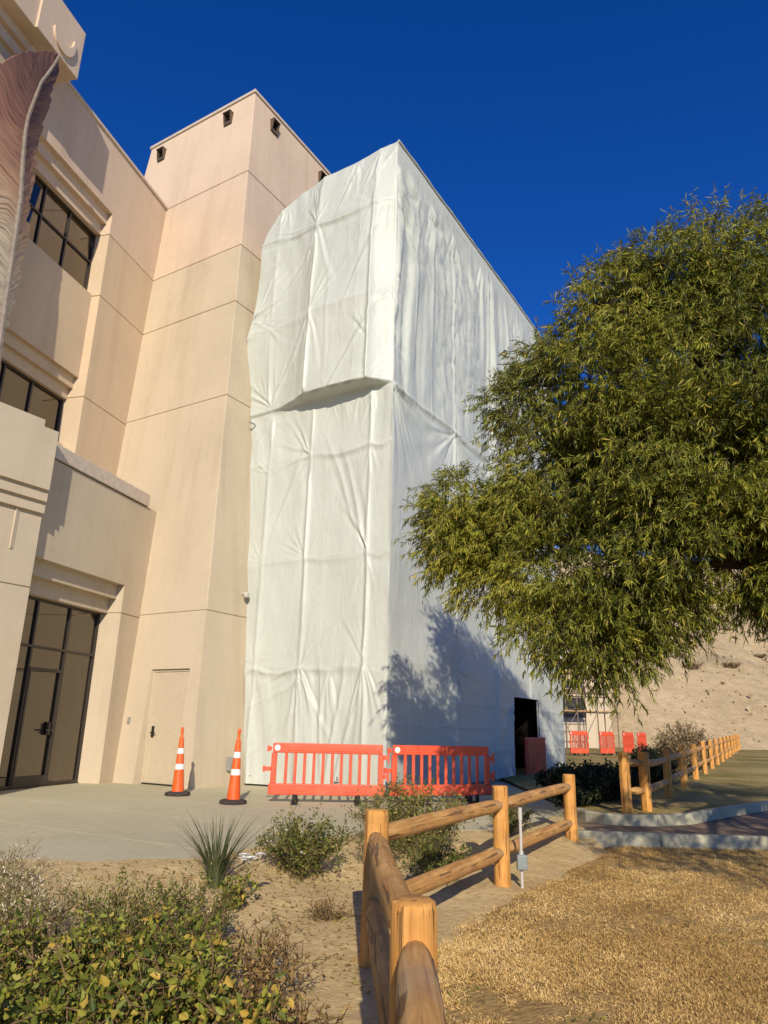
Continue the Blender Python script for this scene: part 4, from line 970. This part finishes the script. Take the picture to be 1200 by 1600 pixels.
# ------------------------------------------------------------------ big tree on the right
def make_tree():
    rng = np.random.default_rng(5); base = Vector((7.4, 9.0, 0))
    root = empty('tree', tuple(base), 0, 'large dense olive green tree with narrow drooping leaves, right side', 'tree'); off = -np.array(base)
    # lobes: x, y, z, radius (x/y), radius z
    lobes = LOBES
    mb = MB(); hub = Vector((7.4, 9.1, 3.0))
    mb.path([base + Vector((0, 0, -.2)) - base, Vector((.05, .0, .6)), Vector((-.05, .08, 1.8)), hub - base], [.34, .27, .24, .26], 10)
    mb.build('trunk', M['bark'], root, 0, True)
    rs = random.Random(4)
    for (x, y, z, r, rz) in lobes[::2]:
        c = Vector((x, y, z)); a = hub.lerp(c, .45) + Vector((rs.uniform(-.3, .3), rs.uniform(-.3, .3), .35)); e = hub.lerp(c, 1.0)
        pts = [hub + Vector((0, 0, -.15)), hub.lerp(a, .5) + Vector((0, 0, .1)), a, a.lerp(e, .55) + Vector((0, 0, .1)), e]
        mb = MB(); mb.path([p - base for p in pts], [.15, .11, .08, .05, .015], 7); mb.build('limb', M['bark'], root, 0, True)
    parts = []; tw0 = []; tw1 = []
    for (x, y, z, r, rz) in lobes:
        vol = r * r * rz; n = int(900 * r * r * (.28 if y < 8.0 else .32 if x > 6.5 else 1.0) * TREE_DENS)
        dv = unit(rng.normal(size=(n, 3))); rad = rng.random(n) ** .30
        wob = 1 + .22 * np.sin(dv[:, 0] * 5 + x) * np.sin(dv[:, 1] * 4 + y * 2) + .16 * np.sin(dv[:, 2] * 7 + z)
        P = np.array((x, y, z)) + dv * (rad * wob)[:, None] * np.array((r, r, rz))
        gap = noise(P[:, 0] * 1.5 + P[:, 2] * .4, P[:, 2] * 1.6 + P[:, 1] * .5, 88) + .6 * noise(P[:, 1] * 1.7 + P[:, 0], P[:, 2] * 2.1, 89)
        P = P[(P[:, 2] > 1.75) & (gap + rng.uniform(-.10, .10, n) > (-.11 if r >= .78 else -.35))]; n = len(P); dv = unit(P - np.array((x, y, z)))
        out = unit(dv + rng.normal(size=(n, 3)) * .35 + np.array((0, 0, -.25)))
        tl = rng.uniform(.22, .42, n); E_ = P + out * tl[:, None] + np.array((0, 0, -1.0)) * (tl * rng.uniform(.0, .45, n))[:, None]
        tw0.append(P); tw1.append(E_)
        clump = .5 + .9 * noise(P[:, 0] * .9 + P[:, 2] * .7, P[:, 1] * .9 + P[:, 2] * .5, 91)
        m_ = 19
        t = rng.random((n, m_)) ** .8
        b = P[:, None] + (E_ - P)[:, None] * t[..., None]
        dd = unit((E_ - P)[:, None] * .7 / tl[:, None, None] + rng.normal(size=(n, m_, 3)) * .55 + np.array((0, 0, -.45)))
        ln = rng.uniform(.055, .15, (n, m_)); ti = np.clip(.10 + .50 * clump[:, None] + rng.normal(size=(n, 1)) * .10 + rng.normal(size=(n, m_)) * .15, 0, 1)
        flowers = rng.random((n, m_)) < .05 + .10 * np.clip(clump - .55, 0, 1)[:, None]; ti = np.where(flowers, .92 + .08 * rng.random((n, m_)), np.minimum(ti, .78))
        parts.append(leaves(b.reshape(-1, 3), dd.reshape(-1, 3), ln.ravel(), (ln * rng.uniform(.105, .155, (n, m_))).ravel(), rng, .5, .2, ti.ravel()))
    V, Fc, T_ = merge(parts)
    cr = link('crown', np_mesh('crown', V + off, Fc, False, T_), M['tree_leaf'], root)
    V, Fc = twig_tubes(np.concatenate(tw0)[::2], np.concatenate(tw1)[::2], .006)
    link('twigs', np_mesh('twigs', V + off, Fc), M['bark'], root)
    return len(T_) // 4
TREE_DENS = 1.0
LOBES = [
 # left limb reaching towards the shroud
 (1.36, 10.4, 4.55, .80, .64), (1.75, 10.2, 3.65, .62, .50), (1.30, 10.3, 4.2, .6, .5), (2.5, 10.2, 5.1, .8, .7), (1.2, 10.5, 4.95, .50, .38), (1.25, 10.4, 3.95, .46, .42), (1.95, 10.3, 4.2, .80, .75),
 # second tier, left
 (2.25, 10.9, 6.75, .60, .52), (2.55, 10.6, 7.1, .52, .45), (2.65, 10.3, 5.9, .85, .72),
 # upper crown
 (3.0, 9.9, 7.1, .68, .55), (3.35, 9.5, 7.45, .85, .72), (3.55, 9.2, 7.7, .65, .55), (4.3, 9.2, 7.9, .95, .80), (4.95, 9.0, 8.25, .80, .75), (5.6, 9.1, 7.95, 1.05, .9), (6.6, 9.3, 7.9, 1.3, 1.0),
 # middle of the crown
 (3.1, 9.6, 6.3, 1.10, .95), (4.1, 9.0, 6.6, 1.20, 1.0), (5.2, 8.8, 6.8, 1.30, 1.1), (6.3, 8.8, 6.4, 1.4, 1.2), (2.7, 9.7, 5.0, 1.00, .90), (3.6, 9.1, 5.2, 1.15, 1.0), (4.7, 8.7, 5.4, 1.25, 1.05), (5.8, 8.6, 5.3, 1.3, 1.1),
 # lower skirt
 (2.35, 9.6, 3.55, .70, .60), (2.35, 9.3, 2.85, .55, .50), (2.75, 9.2, 2.55, .45, .42), (3.1, 9.2, 3.5, .85, .75), (3.0, 9.1, 2.75, .50, .48), (3.9, 8.9, 4.0, 1.0, .75), (4.7, 8.8, 3.95, 1.0, .65), (5.5, 8.7, 4.1, 1.1, .70), (3.55, 9.2, 3.05, .55, .40), (4.9, 8.3, 4.0, .65, .40), (4.6, 9.0, 3.45, .62, .40), (5.1, 8.8, 3.45, .70, .42), (5.6, 8.7, 3.5, .75, .45), (6.2, 8.9, 3.7, .75, .45), (5.5, 8.2, 4.2, .75, .45), (4.5, 8.5, 4.5, .8, .6),
 (3.9, 10.3, 5.0, 1.1, .9), (4.8, 10.2, 4.5, 1.1, .9), (3.4, 10.5, 5.8, 1.0, .9), (4.6, 10.3, 6.2, 1.2, 1.0),
 # far and near sides out of the picture
 (4.3, 3.7, 3.7, .6, .35), (5.2, 4.1, 4.0, .8, .45), (3.9, 2.4, 3.9, .6, .35), (5.6, 4.9, 4.3, .8, .5), (4.7, 3.0, 4.5, .7, .4), (6.0, 3.9, 3.2, .7, .4),
 (5.9, 5.7, 4.6, 1.0, .7), (6.7, 4.6, 5.0, 1.3, .9), (7.6, 3.4, 4.8, 1.2, .9), (6.1, 3.5, 4.2, .9, .6), (8.5, 5.6, 5.5, 1.6, 1.2), (4.6, 2.7, 3.2, .6, .35), (5.5, 2.6, 3.5, .7, .45), (6.9, 2.4, 3.6, .9, .5),
 (6.9, 10.8, 5.4, 1.6, 1.3), (5.6, 10.8, 6.3, 1.5, 1.2), (8.3, 9.3, 6.0, 1.8, 1.6), (7.6, 7.4, 5.2, 1.5, 1.2), (6.6, 7.3, 4.8, 1.1, .8), (8.9, 10.6, 4.6, 1.5, 1.1), (6.8, 9.6, 3.6, 1.2, .6),
]
NLEAF = make_tree()

# ------------------------------------------------------------------ shrubs and flowers
def shrub(name, loc, label, cat, rad, h, mat, n_stem=26, n_leaf=1600, leaf=(.03, .05), lw=.5, seed=1, group=None, stem_r=.004, up=.6, tint=(.0, .75), top=0.0, bare=0.0, ez=1.0):
    rng = np.random.default_rng(seed); root = empty(name, loc, 0, label, cat, group)
    P0 = []; P1 = []; nodes = []
    for i in range(n_stem):
        th = rng.uniform(0, 6.283); e = rng.random() ** .5 * rad; hh = h * rng.uniform(.55, 1.05) * (1 - .35 * (e / rad) ** 2)
        b = np.array((rng.normal() * rad * .25, rng.normal() * rad * .25, -.03)); tip = np.array((e * math.cos(th), e * math.sin(th), hh))
        mid = (b + tip) / 2 + np.array((0, 0, hh * .15)) + rng.normal(size=3) * rad * .10; prev = b
        for k_ in range(1, 7):
            t = k_ / 6; c = (1 - t) ** 2 * b + 2 * t * (1 - t) * mid + t * t * tip + rng.normal(size=3) * .012
            P0.append(prev); P1.append(c); prev = c
            if t > bare: nodes.append(c)
            if t > .45:
                for _ in range(2):
                    s_ = c + unit(rng.normal(size=3) + np.array((0, 0, up))) * rng.uniform(.04, .16) * (h / .6)
                    P0.append(c); P1.append(s_); nodes.append(s_); nodes.append((c + s_) / 2)
    P0 = np.array(P0); P1 = np.array(P1); V, Fc = twig_tubes(P0, P1, stem_r); link('stems', np_mesh('stems', V, Fc), M['stem'], root)
    nodes = np.array(nodes); idx = rng.integers(0, len(nodes), n_leaf); b = nodes[idx] + rng.normal(size=(n_leaf, 3)) * .02 * (h / .5)
    b[:, 2] = np.maximum(b[:, 2], .015)
    d = unit(rng.normal(size=(n_leaf, 3)) + np.array((0, 0, up))); ln = rng.uniform(leaf[0], leaf[1], n_leaf)
    ti = np.clip(tint[0] + (tint[1] - tint[0]) * rng.random(n_leaf) + top * (b[:, 2] / h - .6), 0, 1)
    ti = np.where(rng.random(n_leaf) < .06, 1.0, ti)
    V, Fc, T_ = oval_leaves(b, d, ln, ln * lw * rng.uniform(.7, 1.15, n_leaf), rng, .5, .25, ti); link('foliage', np_mesh('foliage', V, Fc, False, T_), mat, root)
    return root, nodes
def petals(root, c, r, mat, seed, n=22, nm='flower'):
    rng = np.random.default_rng(seed); V = []; Fc = []
    for i in range(n):
        t = i / n; th = i * 2.4; el = .55 + .95 * (1 - t); rr = r * (.35 + .65 * t)
        d = np.array((math.cos(th) * math.cos(el), math.sin(th) * math.cos(el), math.sin(el))); s = np.array((-math.sin(th), math.cos(th), 0)); u_ = np.cross(d, s)
        w_ = rr * .65; k_ = len(V); c0 = np.array(c)
        V += [c0, c0 + d * rr * .6 + s * w_ * .6 + u_ * .1 * rr, c0 + d * rr + s * w_ * .3 - u_ * .2 * rr, c0 + d * rr - s * w_ * .3 - u_ * .2 * rr, c0 + d * rr * .6 - s * w_ * .6 + u_ * .1 * rr]
        Fc.append((k_, k_ + 1, k_ + 2, k_ + 3, k_ + 4))
    me = bpy.data.meshes.new(nm); me.from_pydata([tuple(v) for v in V], [], Fc); return link(nm, me, mat, root)
def bz_(x, y): return float(bed_z(np.array(x), np.array(y)))
ROSE = 'bushes in the planting bed'
def L3(x, y): return (x, y, bz_(x, y))
shrub('rose_bush', L3(-1.35, 3.0), 'leafy green rose bush filling the bottom left corner', 'rose bush', .50, .58, M['rose_leaf'], 80, 4300, (.022, .055), .60, 21, ROSE, .005)
r2, nd = shrub('rose_bush', L3(-.78, 3.15), 'bright green rose bush with yellowing leaves left of the bare sand', 'rose bush', .46, .62, M['rose_leaf'], 80, 4000, (.022, .055), .60, 22, ROSE, .005, tint=(.1, .9))
shrub('rose_bush', L3(-1.75, 4.1), 'low rose bush behind the corner bush at the left edge', 'rose bush', .50, .50, M['rose_leaf'], 70, 3300, (.02, .048), .58, 23, ROSE, .005, tint=(.0, .8))
shrub('rose_bush', L3(-1.12, 4.25), 'dark green rose bush with reddish dry tips in the middle of the bed', 'rose bush', .46, .52, M['rose_leaf'], 70, 3300, (.02, .048), .58, 24, ROSE, .005, tint=(.0, .85))
shrub('dry_bush', L3(-.42, 3.45), 'brown dried twiggy bush beside the bare sand', 'bush', .36, .46, M['dry_leaf'], 44, 1100, (.02, .045), .5, 25, ROSE, .004, bare=.3)
shrub('dry_bush', L3(-.62, 4.7), 'thin reddish brown dying bush in front of the grass tuft', 'bush', .36, .40, M['dry_leaf'], 34, 700, (.02, .04), .5, 26, ROSE, .004, bare=.3)
shrub('rose_bush', L3(-2.3, 3.7), 'straggly green bush cut by the left edge of the picture', 'rose bush', .45, .42, M['rose_leaf'], 50, 2200, (.02, .048), .55, 27, ROSE, .004)
shrub('wispy_plant', L3(-2.45, 5.5), 'wispy grey plant with tiny pale seed heads at the left edge by the concrete', 'plant', .50, .46, M['wispy_leaf'], 60, 2600, (.012, .034), .38, 28, ROSE, .0022, 1.4, tint=(.1, 1.0), top=.5)
shrub('wispy_plant', L3(-1.75, 5.35), 'feathery olive green plant left of the grass tuft', 'plant', .44, .48, M['shrub_leaf'], 56, 2600, (.014, .038), .42, 29, ROSE, .0022, 1.4, tint=(.0, .9), top=.4)
shrub('wispy_plant', L3(-1.3, 5.6), 'upright olive green weed beside the reddish dry stems', 'plant', .34, .46, M['shrub_leaf'], 44, 1500, (.015, .04), .4, 30, ROSE, .0025, 1.2)
shrub('wispy_plant', L3(-3.0, 6.3), 'faded wispy plant at the far left edge of the bed', 'plant', .5, .38, M['wispy_leaf'], 40, 1500, (.010, .03), .35, 33, ROSE, .0022, 1.4, tint=(.1, 1.0), top=.5)
# weedy ground litter between the bushes
def litter(name, n, region, mat, lrange, seed, kind='stuff', zf_=bz_):
    rng = np.random.default_rng(seed); P = []
    while len(P) < n:
        x = rng.uniform(region[0], region[1]); y = rng.uniform(region[2], region[3])
        if float(noise(np.array(x * 1.7), np.array(y * 1.7), 97)) + rng.uniform(-.35, .35) > -.05 and x < fence_x(y) - .05 and y < edge_y(x) - .1: P.append((x, y, 0))
    P = np.array(P); P[:, 2] = bed_z(P[:, 0], P[:, 1]) + .008
    d = rng.normal(size=(n, 3)); d[:, 2] = np.abs(d[:, 2]) * .25; ln = rng.uniform(lrange[0], lrange[1], n)
    V, Fc, T_ = leaves(P, unit(d), ln, ln * rng.uniform(.12, .5, n), rng, .0, .3)
    return tag(link(name, np_mesh(name, V, Fc, False, T_), mat), kind=kind)
tag(litter('leaf_litter', 2600, (-3.2, .1, 2.2, 8.2), M['dry_leaf'], (.02, .06), 41), 'scattered dry leaves and twigs on the sand', 'litter')
# grass tuft
def tuft(loc, h, n, spread, label, seed):
    rng = np.random.default_rng(seed); root = empty('grass_tuft', loc, 0, label, 'grass tuft'); V = []; Fc = []; T_ = []
    for i in range(n):
        th = rng.uniform(0, 6.283); e = rng.random() ** .7 * spread; L = h * rng.uniform(.6, 1.1); w_ = rng.uniform(.005, .010); k_ = len(V)
        o = np.array((math.cos(th), math.sin(th), 0)); s = np.array((-math.sin(th), math.cos(th), 0)); b = o * rng.uniform(0, .07)
        for j in range(6):
            t = j / 5; c = b + o * e * t ** 1.7 * L / h + np.array((0, 0, L * (t - .12 * t * t * e / spread))); ww = w_ * (1 - t ** 2.2)
            V += [c + s * ww, c - s * ww]
            if j: Fc.append((k_ + 2 * j - 2, k_ + 2 * j - 1, k_ + 2 * j + 1, k_ + 2 * j))
        T_ += [rng.random()] * 12
    link('blades', np_mesh('blades', np.array(V), np.array(Fc), False, np.array(T_)), M['blade'], root); return root
tuft(L3(-1.42, 7.0), .62, 110, .60, 'spiky green grass tuft at the edge of the concrete', 51)
r_, _ = shrub('rose_bush', L3(-1.12, 6.55), 'small leafy sprig bearing one large white rose beside the grass tuft', 'rose bush', .16, .30, M['rose_leaf'], 12, 260, (.03, .05), .6, 52, ROSE)
petals(r_, (.06, -.05, .36), .10, M['petal_white'], 1, 30); petals(r_, (.15, .0, .40), .06, M['petal_white'], 2); petals(r_, (.02, -.03, .40), .06, M['petal_white'], 5)
r_, _ = shrub('rose_bush', L3(-.34, 2.55), 'low rose sprig with a white bloom at the bottom edge', 'rose bush', .16, .50, M['rose_leaf'], 8, 120, (.03, .05), .6, 53, ROSE)
petals(r_, (.03, .05, .56), .06, M['petal_white'], 3)
r_, nd = shrub('flowering_shrub', L3(-.72, 7.75), 'rounded green shrub with a few white flowers on the sand', 'shrub', .46, .58, M['shrub_leaf'], 46, 3600, (.022, .042), .5, 54, None, .004, tint=(0, .75))
for i, j in enumerate((40, 160, 300, 420, 510)): petals(r_, tuple(nd[j % len(nd)] + np.array((0, -.04, .04))), .035, M['petal_white'], 60 + i, 12)
r_, nd = shrub('flowering_shrub', L3(.42, 8.9), 'wide green shrub with orange and white flowers behind the fence', 'shrub', .72, .74, M['shrub_leaf'], 66, 5200, (.022, .05), .4, 55, None, .004, 1.0, tint=(.1, .95))
rs = random.Random(8)
for i in range(26):
    p = nd[rs.randrange(len(nd))]
    if p[2] > .4: petals(r_, tuple(p + np.array((0, 0, .04))), .026, M['petal_white'] if i % 4 == 0 else M['petal_orange'], 80 + i, 9)
shrub('green_shrub', L3(.0, 8.3), 'small feathery green shrub left of the corner fence post', 'shrub', .34, .42, M['shrub_leaf'], 36, 1800, (.02, .04), .3, 56, None, .003, 1.0)
shrub('green_shrub', L3(.62, 7.9), 'low dark green shrub seen between the two fence rails', 'shrub', .40, .40, M['shrub_leaf'], 36, 2000, (.02, .045), .45, 57, None, .003)
shrub('green_shrub', L3(1.75, 10.2), 'small green shrub behind the conduit riser', 'shrub', .34, .42, M['shrub_leaf'], 30, 1500, (.02, .045), .45, 58, None, .003)
shrub('dry_bush', L3(-.38, 6.6), 'small grey dry clump lying on the bare sand', 'bush', .20, .14, M['dry_leaf'], 40, 350, (.01, .03), .3, 59, None, .003)

# hedge behind the far fence, tree shade put into its leaf colour
hg = [((3.55, 13.75), .58, .66, 'shade-coloured evergreen shrub at the near end of the hedge by the doorway'), ((4.35, 14.9), .72, .66, 'shade-coloured evergreen shrub behind the first far fence posts'), ((4.95, 16.6), .75, .60, 'broad shade-coloured evergreen shrub in the middle of the hedge'), ((7.05, 19.7), .70, .62, 'low shade-coloured evergreen shrub near the far end of the hedge'), ((8.0, 21.9), .75, .85, 'shade-coloured evergreen shrub at the very far end of the hedge'), ((4.0, 16.6), .5, .5, 'low shade-coloured shrub next to the sheeting end')]
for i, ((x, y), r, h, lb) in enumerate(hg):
    shrub('hedge_shrub', (x, y, zf(x, y) - .05), lb, 'shrub', r, h, M['shaded_hedge_leaf'], 70, 5200, (.05, .09), .55, 100 + i, 'hedge behind the far fence', .006)
shrub('dry_bush', (11.0, 27.2, zf(11, 27)), 'grey dry bush beyond the end of the hedge', 'bush', 1.0, 1.45, M['scrub_leaf'], 80, 3200, (.05, .12), .4, 110, None, .012)

# ------------------------------------------------------------------ scrub on the hillside
proto, _ = shrub('scrub_bush', (0, 0, 0), 'scrubby brown bush dotted on the bare hillside', 'bush', .8, .7, M['scrub_leaf'], 40, 900, (.07, .16), .4, 120, 'scrub on the hillside', .015)
rs = random.Random(12); first = True
for i in range(70):
    x = rs.uniform(18, 66); y = rs.uniform(50, 84)
    if not .30 < x / y < .72: continue
    o = proto if first else copy_tree(proto); first = False
    s = rs.uniform(.35, 1.15); o.location = (x, y, float(hill_z(np.array(x), np.array(y))) - .08); o.rotation_euler = (0, 0, rs.uniform(0, 6.28)); o.scale = (s, s, s * rs.uniform(.6, 1.0))
# loose stones and tufts too small to count
rng = np.random.default_rng(130); n = 4200
X = rng.uniform(14, 75, n); Y = rng.uniform(48, 92, n); P = np.stack([X, Y, hill_z(X, Y) - .02], 1); d = unit(rng.normal(size=(n, 3)) + np.array((0, 0, .8))); ln = rng.uniform(.06, .30, n) * (1 + 1.2 * (rng.random(n) < .06))
V, Fc, T_ = leaves(P, d, ln, ln * .8, rng, 0, .4)
tag(link('dry_hill_grass', np_mesh('dry_hill_grass', V, Fc, False, T_), M['scrub_leaf']), 'thin dry grass on the hillside', 'grass', kind='stuff')

# ------------------------------------------------------------------ dry lawn
def straw(name, n, xr, yr, lr, seed, label, dens=None):
    rng = np.random.default_rng(seed); X = rng.uniform(*xr, n); Y = rng.uniform(*yr, n)
    k_ = (X > fence_x(Y) + .12) & (Y < 10.6) & (np.abs(X) < .75 * Y + .6)
    pat = 1.1 * noise(X * 1.1, Y * 1.1, 140) + 1.0 * noise(X * 5, Y * 5, 141) + .7 * noise(X * 13, Y * 13, 144) + .35 * sstep(.1, 1.3, X - fence_x(Y)) - .18 * sstep(6.0, 8.5, Y)
    k_ &= (pat + rng.uniform(-.3, .3, n)) > -.06
    X, Y, pat = X[k_], Y[k_], pat[k_]; n = len(X); P = np.stack([X, Y, lawn_z(X, Y) + .002], 1)
    d = rng.normal(size=(n, 3)); d[:, 2] = np.abs(d[:, 2]) * .75 + .15; ln = rng.uniform(lr[0], lr[1], n)
    ti = np.clip(.45 + .55 * noise(X * 1.3, Y * 1.3, 143) + .35 * noise(X * 6, Y * 6, 145) + rng.normal(size=n) * .22, 0, 1)
    V, Fc, T_ = leaves(P, unit(d), ln, rng.uniform(.0030, .0062, n), rng, .35, .2, ti)
    tag(link(name, np_mesh(name, V, Fc, False, T_), M['straw']), label, 'grass', kind='stuff')
straw('dry_grass', 300000, (-.1, 4.2), (2.0, 6.2), (.014, .038), 150, 'dormant straw coloured lawn grass beside the fence')
straw('dry_grass', 160000, (.4, 8.0), (6.2, 10.7), (.018, .045), 151, 'dormant straw coloured lawn grass towards the path kerb')
rng = np.random.default_rng(160); n = 3500
X = rng.uniform(.35, 4.5, n); Y = rng.uniform(2.6, 9.0, n); k_ = noise(X * 1.8, Y * 1.8, 161) > .24; X, Y = X[k_], Y[k_]; n = len(X)
P = np.stack([X, Y, lawn_z(X, Y) + .005], 1); d = rng.normal(size=(n, 3)); d[:, 2] = np.abs(d[:, 2]) + .2; ln = rng.uniform(.02, .05, n)
V, Fc, T_ = leaves(P, unit(d), ln, ln * .3, rng, .2, .2); tag(link('green_weeds', np_mesh('green_weeds', V, Fc, False, T_), M['rose_leaf']), 'small patches of green weeds in the dry lawn', 'weeds', kind='stuff')

# ------------------------------------------------------------------ distant annex and its scaffold
ann = empty('annex_building', (8.2, 44, .4), R(14), 'low tan building behind the distant scaffold', 'building')
mb = MB(); mb.box(-6, 6.2, 0, 8, -.3, 1.85); mb.build('lower_wall', M['stucco'], ann)
mb = MB(); mb.box(-6, 6.2, 0.0, 8, 3.2, 5.3); mb.build('upper_wall', M['stucco_up'], ann)
mb = MB(); mb.box(-6.0, 6.2, .12, 8, 1.85, 3.2); mb.build('window_recess', M['stucco'], ann)
for i, x in enumerate((-1.0, .9, 2.8)):
    mb = MB(); mb.box(x, x + 1.75, .03, .118, 1.95, 3.1); wn = mb.build('window', M['bronze'], ann)
    mb = MB(); mb.box(x + .06, x + .86, .015, .029, 2.0, 3.05); mb.box(x + .90, x + 1.69, .015, .029, 2.0, 3.05); mb.build('pane', M['bronze'], wn)
mb = MB(); mb.box(-6.2, 6.5, -.35, 8, 5.3, 5.6); mb.build('roof_edge', M['white_band'], ann, .02)
mb = MB(); mb.box(-1.5, 5.6, -.03, 7, 5.6, 7.2); mb.build('upper_storey', M['stucco'], ann)
M['rust_tube'] = plain('weathered_tube', (.19, .145, .115), .6, .4, .2, .3, 20)
scf = empty('scaffold', (9.0, 38.6, .42), R(16), 'distant steel tube scaffold standing against the low tan building', 'scaffold')
xs = [0, 1.5, 2.7, 3.9]; lv = [2.1, 4.1, 6.1]
for x in xs:
    for y in (0, 1.2):
        mb = MB(); mb.tube((x, y, 0), (x, y, 7.2), .032, n=6); mb.build('standard', M['rust_tube'], scf, smooth=True)
for z in lv + [3.1, 5.1]:
    for y in (0, 1.2):
        mb = MB(); mb.tube((-.2, y, z), (4.1, y, z), .026, n=6); mb.build('ledger', M['rust_tube'], scf, smooth=True)
for i in range(3):
    mb = MB(); mb.tube((xs[i], 0, .1), (xs[i + 1], 0, 2.1), .02, n=6); mb.build('brace', M['rust_tube'], scf, smooth=True)
    mb = MB(); mb.tube((xs[i + 1], 0, 2.1), (xs[i], 0, 4.1), .02, n=6); mb.build('brace', M['rust_tube'], scf, smooth=True)
for z in lv:
    for y in (.15, .5, .85):
        mb = MB(); mb.box(-.15, 4.05, y, y + .3, z + .03, z + .08); mb.build('plank', M['rail'], scf)
